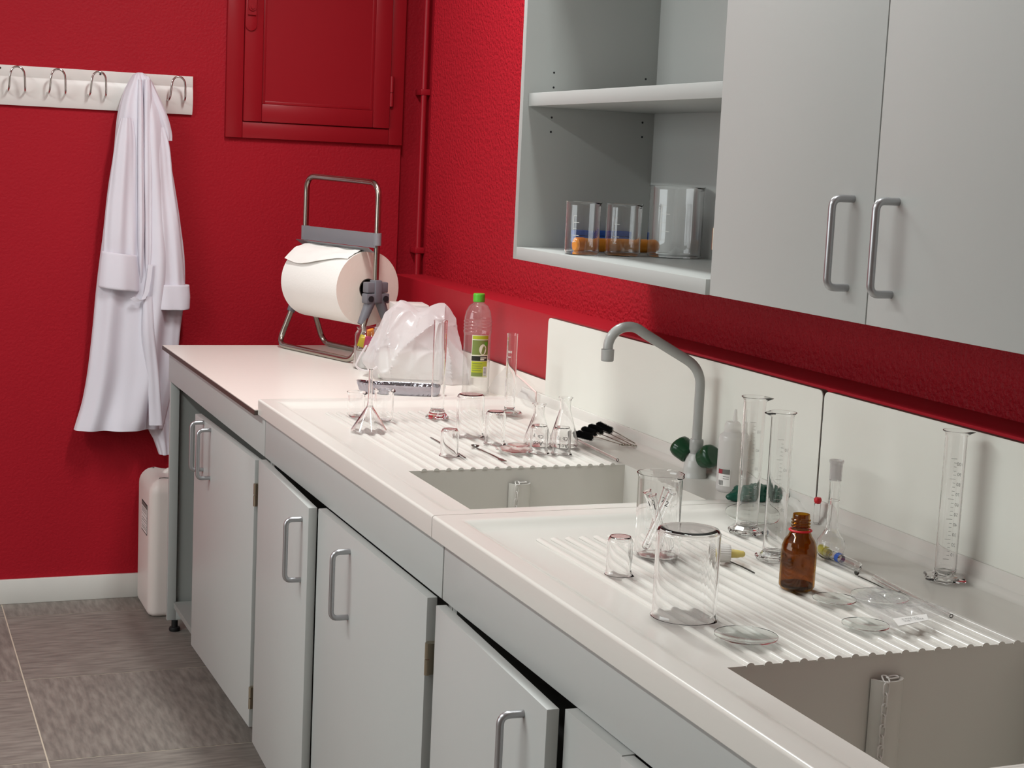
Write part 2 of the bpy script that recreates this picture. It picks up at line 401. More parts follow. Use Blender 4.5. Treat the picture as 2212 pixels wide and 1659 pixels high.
for sx in (-1.2389, -.934):
    MB().tube([(sx+1.2, -.0145, .112), (sx+1.2, -.0165, .112)], .0035, 10).obj('screw', M_INK, t)

# ------------------------------------------------------------------ bench: worktop, cabinets, sinks
WZ = .9; XF = -.7926; YB = -.4054; Y1 = -1.661; Y2 = -2.9084; Y3 = -4.156
XB = -.1125   # face of upstand / splash panels
t = thing('worktop', 'white laminate worktop with dark core edge at the far end', 'worktop', (-.45, -1.0, .887))
b = MB(); b.box(XF+.0012, LX-.002, Y1-.002, YB, .0113, .013); b.v = [(p[0]+.45, p[1]+1.0, p[2]) for p in b.v]; b.obj('white_surface', M_WHITEL, t)
b = MB(); b.box(XF, LX-.002, Y1-.002, YB, 0, .0112); b.v = [(p[0]+.45, p[1]+1.0, p[2]) for p in b.v]; b.obj('core_board', M_CORE, t)
t = thing('worktop_upstand', 'low white upstand strip with dark top edge behind the worktop', 'upstand', (XB+.006, -1.1, WZ))
MB().box(-.0065, -.005, -.70, .69, 0, .0825).obj('white_face', M_WHITEL, t)
MB().box(-.005, .0042, -.70, .69, 0, .0825).obj('core_strip', M_CORE, t)
# splash panels with rounded corners
def splash(y0, y1, lab):
    t = thing('splash_panel', lab, 'splash panel', (XB, (y0+y1)/2, .925), 0, 'white splash panels')
    h = 1.1358-.925; w = abs(y1-y0)/2-.0015; r = .012
    poly = [(-w, .012), (w, .012)]+[(w-r+r*math.cos(a), h-r+r*math.sin(a)) for a in [math.pi/2*i/6 for i in range(7)]]+[(-w+r+r*math.cos(a), h-r+r*math.sin(a)) for a in [math.pi/2+math.pi/2*i/6 for i in range(7)]]
    MB().prism(poly, 0, -.0015, .0005).obj('white_face', M_SPLASH, t)
    MB().prism(poly, 0, .0005, .0115).obj('core_board', M_CORE, t)
splash(-1.7968, -2.996, 'white splash panel with dark edge behind the grey tap')
splash(-2.998, -4.2, 'white splash panel with dark edge behind the tall cylinder nearest the camera')

# sinks: moulded deck with drainer recess, basin, front lip and cove
BX0, BX1 = -.687, -.233; RZ = .9135; SZ = .925; RIBZ = .9177
def ss(a, b_, x):
    t_ = min(1, max(0, (x-a)/(b_-a))); return t_*t_*(3-2*t_)
def sink(yf, yn, by0, by1, label):
    # yf far end, yn near end (more negative); by0 far basin edge, by1 near basin edge
    t = thing('laboratory_sink', label, 'sink', (-.45, (yf+yn)/2, .887))
    ox, oy = -.45, (yf+yn)/2
    XL = -.784
    xs = [XL+.0048, XL+.02, -.752, -.747, -.742, -.737, -.732, -.727, -.72, BX0, -.6, -.5, -.4, -.3, BX1, -.2, -.17, -.134, -.131, -.128, -.125, -.122]
    ys = [yf-.001, yf-.012, yf-.03, yf-.040, yf-.045, yf-.05, yf-.055, yf-.060, yf-.068, yf-.075, (yf+by0)/2, by0, (by0+by1)/2, by1, by1-.006, by1-.014, by1-.022, by1-.032, by1-.044, yn+.012, yn+.001]
    ys = sorted(set(ys), reverse=True)
    def z(x, y):
        fx = 1-ss(-.75, -.722, x)
        fy = max(ss(yf-.070, yf-.040, y), ss(by1-.006, by1-.03, y))
        rim = max(fx, fy)
        zz = RZ+(SZ-RZ)*rim
        # shallow groove line just inside the far rim
        zz -= .0025*math.exp(-((y-(yf-.078))/.006)**2)*(1-fx)
        if x > -.135: zz = zz+ss(-.133, -.122, x)*.012
        return zz
    b = MB(); idx = {}
    for i, x in enumerate(xs):
        for j, y in enumerate(ys):
            idx[i, j] = len(b.v); b.v.append((x, y, z(x, y)))
    for i in range(len(xs)-1):
        for j in range(len(ys)-1):
            cx, cy = (xs[i]+xs[i+1])/2, (ys[j]+ys[j+1])/2
            if BX0 < cx < BX1 and by1 < cy < by0: continue
            b.f.append((idx[i, j], idx[i, j+1], idx[i+1, j+1], idx[i+1, j]))
    # front lip (rounded) and end faces
    lip = [(XL+.0048, SZ), (XL+.0024, SZ-.0006), (XL+.0007, SZ-.0022), (XL, SZ-.0046), (XL, .889), (XL+.002, .887), (XL+.03, .887)]
    for k in range(len(lip)-1):
        (xa, za), (xb, zb) = lip[k], lip[k+1]
        b.add([(xa, yf-.001, za), (xb, yf-.001, zb), (xb, yn+.001, zb), (xa, yn+.001, za)], [(0, 1, 2, 3)])
    for yy in (yf-.001, yn+.001):
        pl = [(x, yy, z(x, yy)) for x in xs]+[(-.122, yy, .887)]+[(x, yy, zz) for x, zz in reversed(lip)]
        b.add(pl, [tuple(range(len(pl)))])
    # upstand at the back
    up = [(-.122, z(-.122, yf)), (-.1203, .9335), (-.1195, .9455), (-.1180, .9475), (XB-.0018, .9475)]
    for k in range(len(up)-1):
        (xa, za), (xb, zb) = up[k], up[k+1]
        for q in range(len(ys)-1):
            ya, yb = ys[q], ys[q+1]
            za0 = za if k else z(-.122, ya); za1 = za if k else z(-.122, yb)
            b.add([(xa, ya, za0), (xb, ya, zb), (xb, yb, zb), (xa, yb, za1)], [(0, 1, 2, 3)])
    b.v = [(p[0]-ox, p[1]-oy, p[2]-.887) for p in b.v]
    b.obj('deck', M_SINK, t, smooth=40, doubles=True)
    # basin
    bz = .65; r = .0
    b = MB(); w = .004
    b.add([(BX0, by0, RZ), (BX1, by0, RZ), (BX1, by0, bz), (BX0, by0, bz)], [(0, 1, 2, 3)])
    b.add([(BX0, by1, RZ), (BX1, by1, RZ), (BX1, by1, bz), (BX0, by1, bz)], [(3, 2, 1, 0)])
    b.add([(BX0, by0, RZ), (BX0, by1, RZ), (BX0, by1, bz), (BX0, by0, bz)], [(3, 2, 1, 0)])
    b.add([(BX1, by0, RZ), (BX1, by1, RZ), (BX1, by1, bz), (BX1, by0, bz)], [(0, 1, 2, 3)])
    b.add([(BX0, by0, bz), (BX1, by0, bz), (BX1, by1, bz), (BX0, by1, bz)], [(0, 1, 2, 3)])
    b.v = [(p[0]-ox, p[1]-oy, p[2]-.887) for p in b.v]
    b.obj('basin', M_SINK, t)
    # drainer ribs
    for k in range(17):
        x = -.6555+.0247*k; b = MB(); y_a, y_b = yf-.138, by0
        n = 7; sec = [(x+.0058*math.cos(math.pi*q/n), RZ-.001+.0050*math.sin(math.pi*q/n)) for q in range(n+1)]
        v = []
        st = [(y_a, .05), (y_a-.004, .6), (y_a-.012, 1), (y_b-.0015, 1)]
        for (yy, sf) in st:
            for (sx, sz) in sec: v.append((x+(sx-x)*(.4+.6*sf)-ox, yy-oy, RZ-.001+(sz-RZ+.001)*sf-.887))
        f = []; m_ = n+1
        for q in range(len(st)-1):
            for e in range(n): f.append((q*m_+e, q*m_+e+1, (q+1)*m_+e+1, (q+1)*m_+e))
        f.append(tuple((len(st)-1)*m_+e for e in range(m_)))
        b.add(v, f); b.obj('drainer_rib', M_SINK, t, smooth=60)
    # overflow column against the far basin wall
    cx = -.4595; R_ = .0225; zt = .884
    seg = 16; arc = [(cx-R_*math.cos(math.pi*q/seg), by0-.002-R_*.8*math.sin(math.pi*q/seg)) for q in range(seg+1)]
    arci = [(cx-(R_-.004)*math.cos(math.pi*q/seg), by0-.002-(R_*.8-.004)*math.sin(math.pi*q/seg)) for q in range(seg+1)]
    b = MB(); v = []; n = seg+1
    for A, zz in ((arc, bz), (arc, zt), (arci, zt), (arci, bz)): v += [(p-ox, q-oy, zz-.887) for p, q in A]
    f = [(k*n+q, k*n+q+1, (k+1)*n+q+1, (k+1)*n+q) for k in range(3) for q in range(seg)]
    b.add(v, f); b.obj('overflow_column', M_SINK, t, smooth=40)
    # chain hooked over the column
    ch = thing('plug_chain', 'white plug chain hanging over the overflow column in '+('the far sink' if yf > -2 else 'the near sink'), 'chain', (cx, by0-.002, zt), 0, 'plug chains')
    L_ = .0175; wq = .0038
    def link(pos, d, side):
        d = Vector(d).normalized(); s_ = Vector(side); s_ = (s_-d*s_.dot(d)).normalized(); h = L_/2-wq
        pts = [d*h+s_*wq*math.cos(a)+d*wq*math.sin(a) for a in [math.pi*q/6 for q in range(7)]]+[-d*h-s_*wq*math.cos(a)-d*wq*math.sin(a) for a in [math.pi*q/6 for q in range(7)]]
        MB().tube([Vector(pos)+p for p in pts], .00105, 6, closed=True).obj('chain_link', M_WPLA, ch, smooth=60)
    link((.002, -.010, .0032), (1, .15, 0), (0, 1, 0))
    yy = -R_*.8*.82-.0035
    link((-.0095, yy+.006, .0022), (-.35, -1, -.25), (1, 0, 0))
    for q in range(14):
        link((-.0125-.0003*q, yy-.0008, -.0085-q*.0134), (0.02, 0, 1), (1, 0, 0) if q % 2 == 0 else (0, 1, 0))
    return t
sink(Y1, Y2, -2.4905, -2.8425, 'far white laboratory sink with ribbed drainer under the small glassware')
sink(Y2, Y3, -3.7040, -4.06, 'near white laboratory sink with ribbed drainer holding the amber bottle')

# base cabinets
XD = -.771
def handle(parent, x, y, zc, L_=.128, out=.034, name='handle', mt=None):
    b = MB(); r = .0055
    path = fillet([(x, y, zc+L_/2), (x-out, y, zc+L_/2), (x-out, y, zc-L_/2), (x, y, zc-L_/2)], .014, 6)
    b.tube(path, r, 12); return b.obj(name, mt or M_ALU, parent, smooth=50)
def base_cab(y0, y1, label, doors, endpanel=False):
    t = thing('base_cabinet', label, 'cabinet', (XD, (y0+y1)/2, 0)); oy = (y0+y1)/2
    def B(*a): return MB().box(a[0]-XD, a[1]-XD, a[2]-oy, a[3]-oy, a[4], a[5])
    B(XD, XD+.018, y0-.0012, y1+.0012, .7915, .8865).obj('fascia', M_GREY, t, bevel=.0012)
    cx = XD+.0195; zb = .075
    if endpanel:
        # framed end panel, infill set back
        xe = XD+.0
        B(xe+.004, xe+.031, y0-.018, y0, .034, .79).obj('panel_stile', M_GREY, t, bevel=.001)
        B(xe+.031, -.14, y0-.018, y0, .034, .078).obj('panel_rail', M_GREY, t, bevel=.001)
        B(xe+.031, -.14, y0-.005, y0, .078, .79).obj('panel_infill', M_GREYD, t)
    else:
        B(cx, -.14, y0-.019, y0-.001, zb, .79).obj('side_panel', M_GREY, t)
    B(cx, -.14, y1+.001, y1+.019, zb, .79).obj('side_panel', M_GREY, t)
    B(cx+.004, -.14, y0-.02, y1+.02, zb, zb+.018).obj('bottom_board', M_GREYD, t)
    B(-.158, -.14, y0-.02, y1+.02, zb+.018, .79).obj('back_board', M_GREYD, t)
    for yy in (y0-.03, y1+.03):
        for xx in (XD+.055 if not (endpanel and yy == y0-.03) else XD+.028, -.2):
            b = MB(); b.lathe([(0, 0), (.016, 0), (.018, .006), (.016, .012), (.010, .014), (.010, zb), (0, zb)], 14, (xx-XD, yy+(.012 if endpanel and yy == y0-.03 else 0)-oy, 0))
            if endpanel and yy == y0-.03: b.v = [(p[0], p[1], min(p[2], .034)) for p in b.v]
            b.obj('foot', M_BLACK, t, smooth=40)
    for d in doors:
        # hy: hinge y, fy: free edge y, ang: opening angle, z0,z1, handles: distances from free edge
        hy_, fy, ang, z0, z1, hs, hin = d
        w = abs(fy-hy_); sgn = 1 if fy > hy_ else -1   # direction of the free edge along +y / -y
        e = MB().box(-.018, 0, 0, sgn*w, z0, z1)
        do = e.obj('door', M_GREY, t, bevel=.0012)
        do.location = (0, hy_-oy, 0); do.rotation_euler = (0, 0, sgn*math.radians(ang))
        for (dist, zc) in hs:
            handle(do, -.0175, sgn*(w-dist), zc)
        for zc in hin:
            b = MB(); hyo = -sgn*.008
            b.box(-.016, .002, min(0, -sgn*.016), max(0, -sgn*.016), zc-.026, zc+.026)
            b.tube([(-.018, -sgn*.012, zc-.027), (-.018, -sgn*.012, zc-.001)], .0048, 10); b.tube([(-.018, -sgn*.012, zc+.001), (-.018, -sgn*.012, zc+.027)], .0048, 10)
            b.obj('hinge', M_NICK, do, smooth=35)
    return t
base_cab(YB, -1.6845, 'grey base cabinet at the far end with its left half open', [
    (-1.665, -.985, .9, .128, .781, [(.115, .712), (.20, .706)], [.700, .205])], True)
base_cab(-1.6865, -2.9335, 'grey base cabinet under the far sink with two closed doors', [
    (-1.705, -2.228, 2.0, .105, .7895, [(.055, .690)], []), (-2.914, -2.234, 0, .105, .7895, [(.233, .693)], [.690, .2])])
c3b = base_cab(-2.9355, -4.17, 'grey base cabinet under the near sink at the bottom of the picture', [
    (-2.958, -3.462, 2.4, .105, .789, [(.085, .690)], []), (-4.15, -3.640, 0, .105, .7895, [(.055, .690)], [.69, .2])])

_oy = (-2.9355-4.17)/2
MB().box(-.015, .003, -3.466-_oy, -3.637-_oy, .105, .7895).obj('filler_panel', M_GREY, c3b)

# ------------------------------------------------------------------ wall cabinets
CX = -.3272; CZ = 1.2931; CT = 2.12; CY0 = -2.0786; CYM = -2.962; CY1 = -3.865
t = thing('wall_cabinet', 'grey open wall cabinet with one shelf above the tap', 'cabinet', (-.16, (CY0+CYM)/2, CZ)); oy = (CY0+CYM)/2
def B(*a): return MB().box(a[0]+.16, a[1]+.16, a[2]-oy, a[3]-oy, a[4]-CZ, a[5]-CZ)
B(CX, -.0, CY0-.018, CY0, CZ, CT).obj('side_panel', M_GREY, t, bevel=.0008)
B(CX+.018, -.0, CYM, CYM+.018, CZ, CT).obj('side_panel', M_GREY, t)
B(CX, -.0, CYM+.018, CY0-.018, CZ, CZ+.0266).obj('bottom_board', M_GREY, t, bevel=.0008)
B(CX, -.0, CYM+.018, CY0-.018, CT-.02, CT).obj('top_board', M_GREY, t)
B(-.012, -.001, CYM+.018, CY0-.018, CZ+.0266, CT-.02).obj('back_board', M_GREY, t)
B(CX+.012, -.013, CYM+.019, CY0-.0195, 1.6205, 1.6480).obj('shelf', M_GREY, t, bevel=.0008)
for (a, c) in ((1197, 157), (1196, 189), (1395, 171), (1192, 254), (1190, 285), (1388, 265), (1387, 296)):
    p = ony(CY0-.0183, a, c); MB().tube([(p.x+.16, p.y-oy, p.z-CZ), (p.x+.16, p.y-oy+.0006, p.z-CZ)], .0024, 8).obj('peg_hole', M_INK, t)
t = thing('wall_cabinet', 'grey closed wall cabinet with two doors and bar handles', 'cabinet', (-.16, (CYM+CY1)/2, CZ)); oy = (CYM+CY1)/2
B(CX+.0195, -.0, CYM-.018, CYM-.001, CZ, CT).obj('side_panel', M_GREY, t)
B(CX+.0195, -.0, CY1, CY1+.018, CZ, CT).obj('side_panel', M_GREY, t)
B(CX+.0195, -.0, CY1+.018, CYM-.018, CZ, CZ+.02).obj('bottom_board', M_GREY, t)
B(CX+.0195, -.0, CY1+.018, CYM-.018, CT-.02, CT).obj('top_board', M_GREY, t)
B(-.012, -.001, CY1+.018, CYM-.018, CZ+.02, CT-.02).obj('back_board', M_GREYD, t)
zc = 1.4052
ds = []
for (ya, yb, yh) in ((CYM+.0015, -3.4120, -3.362), (-3.4145, CY1, -3.469)):
    d = MB().box(CX+.16-.001, CX+.018+.16, ya-oy, yb-oy, .0012, CT-CZ).obj('door', M_GREY, t, bevel=.0012); ds.append(d)
    handle(d, CX+.16, yh-oy, zc-CZ, .127, .036)
pz = onx(CX+.03, 1532, 512).z
MB().box(CX+.16+.02, CX+.16+.034, CYM+.0185-oy, CYM+.021-oy, pz-CZ-.02, pz-CZ+.02).tube([(CX+.165, CYM+.006-oy, pz-CZ-.018), (CX+.165, CYM+.006-oy, pz-CZ+.018)], .005, 10).obj('hinge', M_NICK, ds[0], smooth=40)

# ================================================================== glassware
def wall_prof(outer, t, floor_t=None):
    """closed section of a vessel: outer profile (r,z) from the axis at the bottom up to the rim, wall t"""
    inner = []
    ft = floor_t or t
    for (r, z) in reversed(outer[1:]):
        inner.append((max(r-t, .0004), z if z > ft else ft))
    inner = [(r, max(z, ft)) for r, z in inner]
    out = list(outer)+inner
    if out[-1][0] > .0005: out.append((0.0002, out[-1][1]))
    return out
def spout(b, r, h, ang, amt=.007, span=.45, top=.012):
    v = []
    for (x, y, z) in b.v:
        if z > h-top:
            a = math.atan2(y, x)-ang; a = (a+math.pi) % (2*math.pi)-math.pi
            f = math.exp(-(a/span*1.6)**2)*ss(h-top, h, z)
            k = 1+amt*f/max(r, .001); x, y = x*k, y*k; z -= amt*.25*f
        v.append((x, y, z))
    b.v = v
def beaker_prof(r, h, t=.0017, lip=.0022):
    return wall_prof([(0, 0), (r*.8, 0), (r-.003, .0012), (r, .006), (r, h-.006), (r+lip*.4, h-.0025), (r+lip, h)], t, .0022)
def beaker(label, px, py, wpx, htop, z0=RIBZ, inverted=False, marks=False, ang=None, name='beaker', group=None, xy=None, m=None, text=None, dark=False):
    P = Vector((xy[0], xy[1], z0)) if xy else onz(z0, px, py)
    r = wpx/2/ppm(P); h = (hz(P.x, P.y, htop)-z0) if htop > 10 else htop
    t = thing(name, label, 'beaker', P, 0, group)
    b = MB(); b.lathe(beaker_prof(r-.002, h), 48)
    spout(b, r, h, toward(P.x, P.y)+.9 if ang is None else ang)
    if inverted: b.v = [(x, y, h-z) for x, y, z in b.v]
    b.obj('glass_body', m or G_THIN, t, smooth=50)
    if marks:
        a0 = toward(P.x, P.y)-.55
        g = MB()
        for k in range(5): arc_strip(g, r-.0014, h*(.25+.12*k), .0009, a0, a0+(.34 if k % 2 else .2))
        arc_strip(g, r-.0014, h*.49, h*.5, a0, a0+.02, 1)
        g.obj('graduation', M_INKW, t)
    if text:
        for (s_, size, zf, da) in text:
            text_cyl('handwriting', s_, size, M_INK, t, r-.0012, toward(P.x, P.y)+da, h*zf, math.pi)
    return t, r, h
# --- far drainer
beaker('small clear beaker left of the two behind the upside-down funnel', 769, 899, 42, 846, name='beaker')
beaker('clear beaker right of the two behind the upside-down funnel', 828, 908, 46, 841)
beaker('medium upside-down beaker between the two glass cylinders on the far drainer', 1014, 941, 64, 851, inverted=True)
beaker('small upside-down beaker standing over the thin steel spatula', 970, 984, 44, 926, inverted=True)
beaker('upside-down beaker in front of the right glass cylinder on the far drainer', 1068, 958, 48, 888, inverted=True)
beaker('small upside-down beaker with black handwriting, left one of the two', 1163, 978, 44, 918, inverted=True, text=[('Acd', .0125, .40, -.1), ('Cb  y', .010, .64, -.1)])
beaker('small upside-down beaker with black handwriting, right one of the two', 1212, 980, 44, 922, inverted=True, text=[('Ac L', .012, .34, .15), ('Cb 1)', .010, .62, .1)])
# --- near drainer
beaker('large upside-down beaker nearest the front edge of the near drainer', 1477, 1330, 146, 1140, inverted=True)
beaker('small upside-down beaker left of the large upside-down beaker', 1336, 1240, 62, 1158, inverted=True)
bt, br, bh = beaker('tall beaker filled with clear numbered test tubes', 1417, 1200, 102, 1022, marks=True, ang=None)
bx, by_ = bt.location.x, bt.location.y
# --- in the wall cabinet
SB = CZ+.0266
beaker('small beaker on the left in the open wall cabinet', 0, 0, 80, 435, z0=SB, xy=(-.277, -2.326), marks=True)
beaker('small beaker in the middle of the open wall cabinet', 0, 0, 82, 440, z0=SB, xy=(-.189, -2.334), marks=True)
beaker('large beaker with spout in the open wall cabinet', 0, 0, 122, 402, z0=SB, xy=(-.077, -2.348), marks=True)

def lying(p0, p1): # transform: local +x along p0->p1
    d = (Vector(p1)-Vector(p0)); return math.atan2(d.y, d.x), d.length
def erlen(label, px, py, rb, htop, rn):
    P = onz(RIBZ, px, py); h = hz(P.x, P.y, htop)-RIBZ
    t = thing('conical_flask', label, 'flask', P)
    o = [(0, 0), (rb*.82, 0), (rb-.002, .002), (rb, .007), (rb*.96, .016), (rn+.0015, h*.70), (rn, h*.76), (rn, h-.007), (rn+.001, h-.004), (rn+.0035, h-.0015), (rn+.0035, h)]
    MB().lathe(wall_prof(o, .0014, .0018), 44).obj('glass_body', G_THIN, t, smooth=50)
    return t
erlen('clear conical flask behind the left handwritten beaker', 1161, 962, .030, 872, .0115)
erlen('taller clear conical flask behind the right handwritten beaker', 1217, 965, .031, 858, .0118)

def cylinder(label, px, py, rt, htop, rf, hexn=0, lip=.004, spout_a=None, marks=True, scale_side=1, name='measuring_cylinder', numbers=('10', '20', '30', '40', '50'), foot_h=.009, mk=M_INKW, dark=False):
    P = onz(RIBZ, px, py); h = hz(P.x, P.y, htop)-RIBZ
    t = thing(name, label, 'cylinder', P)
    zf = foot_h
    o = [(0, zf*.9), (rt*.8, zf*.9), (rt, zf+.004), (rt, h-.006), (rt+lip*.35, h-.003), (rt+lip, h-.0005), (rt+lip, h)]
    pr_ = o+[(rt+lip-.0012, h), (rt-.0012, h-.005), (rt-.0014, zf+.006), (rt*.7, zf+.003), (.0002, zf+.003)]
    b = MB(); b.lathe(pr_, 40)
    if spout_a is not None: spout(b, rt, h, spout_a, .007, .5, .010)
    b.obj('glass_tube', G_THIN, t, smooth=50)
    n = hexn or 40
    f = MB(); f.lathe([(.0002, 0), (rf*.93, 0), (rf, .0015), (rf, .0045), (rf*.9, .0065), (rt+.004, zf*.75), (rt+.0005, zf+.003), (rt*.85, zf*.92), (.0002, zf*.85)], n)
    f.obj('foot', G_SOLID, t, smooth=50 if not hexn else 20)
    if marks:
        a0 = toward(P.x, P.y)+(math.pi-.25 if scale_side else -.3)
        g = MB(); z0, z1 = h*.12, h*.80
        for k in range(26):
            arc_strip(g, rt+.0003, z0+(z1-z0)*k/25, .0005, a0, a0+(.55 if k % 5 == 0 else .25), 5)
        g.obj('graduation', mk, t)
        for k, s_ in enumerate(numbers):
            text_cyl('scale_number', s_, .0075, mk, t, rt+.0004, a0-.35, z0+(z1-z0)*(k+.5)/len(numbers))
    return t, P, h
cylinder('thin plain glass cylinder at the left of the far drainer', 944, 903, .0152, 692, .0265, marks=False, lip=.0006, foot_h=.016)
cylinder('thin glass cylinder with white print at the back of the far drainer', 1100, 893, .0125, 720, .0285, marks=False, lip=.0008, numbers=())
_c2 = [o for o in bpy.data.objects if o.name.startswith('measuring_cylinder')][-1]
g = MB(); a0_ = toward(_c2.location.x, _c2.location.y)
for k in range(5): arc_strip(g, .0128, .146, .006-.0015*(k % 2), a0_-.75+.16*k, a0_-.75+.16*k+.09, 2)
for k in range(4): arc_strip(g, .0128, .134, .003, a0_-.7+.15*k, a0_-.7+.15*k+.08, 2)
for k in range(8): arc_strip(g, .0128, .03+.011*k, .0007, a0_-.6, a0_-.25, 4)
g.obj('white_print', M_INKW, _c2)
c3, p3, h3 = cylinder('measuring cylinder with spout, left of the pair behind the white dropper cap', 1612, 1150, .0180, 857, .0315, 8, spout_a=-.4)
c4, p4, h4 = cylinder('measuring cylinder with spout, right of the pair beside the amber bottle', 1670, 1207, .0170, 890, .0290, 8, spout_a=math.pi-.2)
c5, p5, h5 = cylinder('tall measuring cylinder with hexagonal foot standing alone by the splash panel', 2040, 1251, .0160, 930, .0335, 6, spout_a=-.3, mk=M_INKG, numbers=('10', '20', '30', '40', '50', '60', '70', '80', '90', '100'))

# funnel, upside down
P = onz(RIBZ, 797, 930); rb = 39.5/ppm(P); zt = hz(P.x, P.y, 797)-RIBZ; za = hz(P.x, P.y, 877)-RIBZ
t = thing('glass_funnel', 'clear glass funnel standing upside down on the far drainer', 'funnel', P)
MB().lathe([(rb, 0), (rb, .0018), (.0065, za), (.005, za+.012), (.0042, zt), (.0028, zt-.001), (.0032, za+.010), (.0048, za-.002), (rb-.0018, .002), (rb-.0016, 0)], 48, close=True).obj('glass_body', G_THIN, t, smooth=50)

def watch_glass(label, px, py, wpx, z0=RIBZ+.0006, m=None, tilt=0, depth=.13):
    P = onz(z0, px, py); r = wpx/2/ppm(P)
    b = MB(); n = 9; top = []; bot = []
    for k in range(n+1):
        q = k/n; top.append((max(r*q, .0002), r*depth*q*q+.0016)); bot.append((max(r*q, .0002), r*depth*q*q))
    b.lathe(bot+top[::-1], 48)
    o = b.obj('watch_glass', m or G_TINT, None, smooth=40); o.location = P
    if tilt: o.rotation_euler = tilt
    return tag(o, label, 'watch glass', 'watch glasses')
watch_glass('large watch glass nearest the front edge of the near drainer', 1611, 1382, 138)
watch_glass('watch glass just right of the amber bottle', 1802, 1300, 94)
watch_glass('watch glass lying under the clear zip bag', 1900, 1293, 124, RIBZ+.0004, depth=.08)
watch_glass('watch glass at the corner of the clear zip bag near the basin', 1869, 1356, 102)
watch_glass('watch glass lying in front of the handwritten beakers', 1111, 976, 82)
watch_glass('small watch glass propped on another beside the handwritten beakers', 1119, 965, 46, RIBZ+.0125)
watch_glass('watch glass at the foot of the right cylinder on the far drainer', 1100, 897, 56)
watch_glass('large watch glass leaning behind the pair of measuring cylinders', 1628, 1118, 124, RIBZ+.008, tilt=(math.radians(8), math.radians(-3), 0))

# volumetric flask
P = onz(RIBZ, 1792, 1205); ht = hz(P.x, P.y, 994)-RIBZ; sb = hz(P.x, P.y, 1142)-RIBZ
t = thing('volumetric_flask', 'volumetric flask with long neck and frosted joint behind the amber bottle', 'flask', P)
R_ = .0225
o = [(0, 0), (.013, 0), (.017, .003), (R_*.93, .010), (R_, .018), (R_*.93, .028), (.014, sb*.82), (.0092, sb), (.0084, sb+.012), (.0084, ht-.033), (.0092, ht-.031)]
MB().lathe(wall_prof(o, .0012, .0016), 44).obj('glass_body', G_THIN, t, smooth=50)
MB().lathe([(.0092, ht-.031), (.0098, ht-.006), (.0112, ht-.002), (.0112, ht), (.0098, ht), (.0082, ht-.006), (.0078, ht-.031)], 36, close=True).obj('ground_joint', G_FROST, t, smooth=50)
g = MB(); arc_strip(g, .00865, sb+.045, .0006, 0, 2*math.pi, 36); g.obj('fill_mark', M_INKW, t)

# amber bottle
P = onz(RIBZ, 1720, 1272); ht = hz(P.x, P.y, 1110)-RIBZ; rb = 38.5/ppm(P)
t = thing('amber_bottle', 'small brown glass bottle without cap, red ring around its neck', 'bottle', P)
rn = .0122; zs = hz(P.x, P.y, 1150)-RIBZ
o = [(0, .0015), (rb*.7, 0), (rb-.003, .001), (rb, .006), (rb, zs*.66), (rb*.97, zs*.76), (rb*.85, zs*.87), (rb*.66, zs*.945), (rn+.003, zs), (rn, zs+.003), (rn, zs+.006)]
for k in range(3):
    zz = zs+.0075+k*.0046; o += [(rn, zz), (rn+.0016, zz+.0010), (rn+.0016, zz+.0022), (rn, zz+.0032)]
o += [(rn, ht-.002), (rn-.0005, ht)]
MB().lathe(wall_prof(o, .0022, .004), 48).obj('glass_body', G_AMBER, t, smooth=50)
MB().lathe([(.0002, .0042), (rb-.0026, .0042), (rb-.0026, .0085), (.0002, .0085)], 40).obj('liquid', mat('brown_liquid', srgb(52, 26, 10), .1), t, smooth=40)
q = MB(); a = [(rn+.0030+.0017*math.cos(2*math.pi*k/10), zs+.0035+.0015*math.sin(2*math.pi*k/10)) for k in range(10)]
q.lathe(a, 36, close=True).obj('neck_ring', M_REDP, t, smooth=60)

# test tubes in the tall beaker
def test_tube_mesh(b, p0, p1, r, t_=.0008):
    p0, p1 = Vector(p0), Vector(p1); d = (p1-p0); L_ = d.length; d.normalize()
    prof = [(.0002, 0), (r*.5, r*.14), (r*.87, r*.5), (r, r), (r, L_-.002), (r+.0012, L_), (r-t_, L_), (r-t_, r), (r*.8, r*.6), (.0002, r*.18)]
    q = d.to_track_quat('Z', 'Y'); s0 = MB(); s0.lathe(prof, 18)
    b.add([p0+q @ Vector(v) for v in s0.v], s0.f); return q
fx = Vector((RGT[0], RGT[1], 0)).normalized(); fd = Vector((FWD[0], FWD[1], 0)).normalized()
for k, (l0, l1, num, lay) in enumerate([(.012, -.013, '1', -.0205), (-.019, .018, '2', -.007), (.019, -.019, '10', .0065), (-.012, .013, '7', .020)]):
    z_ = .0105
    p0 = fx*l0+fd*lay+Vector((0, 0, z_)); p1 = fx*l1+fd*lay+Vector((0, 0, .098+.003*(k % 2)))
    tt = thing('test_tube', ['test tube marked 1 leaning left in the tall beaker', 'test tube marked with a large 2 in the tall beaker', 'test tube marked 10 in the tall beaker', 'test tube marked 7 at the back of the tall beaker'][k], 'test tube', bt.location+p0, 0, 'test tubes in the tall beaker')
    b = MB(); q = test_tube_mesh(b, (0, 0, 0), p1-p0, .0060); b.obj('glass_tube', G_THIN, tt, smooth=50)
    if num:
        d = (p1-p0).normalized(); face = Vector((math.cos(toward(bx, by_)), math.sin(toward(bx, by_)), 0)); side = face.cross(d).normalized(); face = d.cross(side)
        L_ = (p1-p0).length
        text_flat('number', num, .012, M_INK, tt, d*(L_*.80)-face*.0066*(-1 if face.dot(Vector((CAM[0]-bx, CAM[1]-by_, 0))) > 0 else 1), side*(1 if side.dot(Vector(RGT)) > 0 else -1), d)

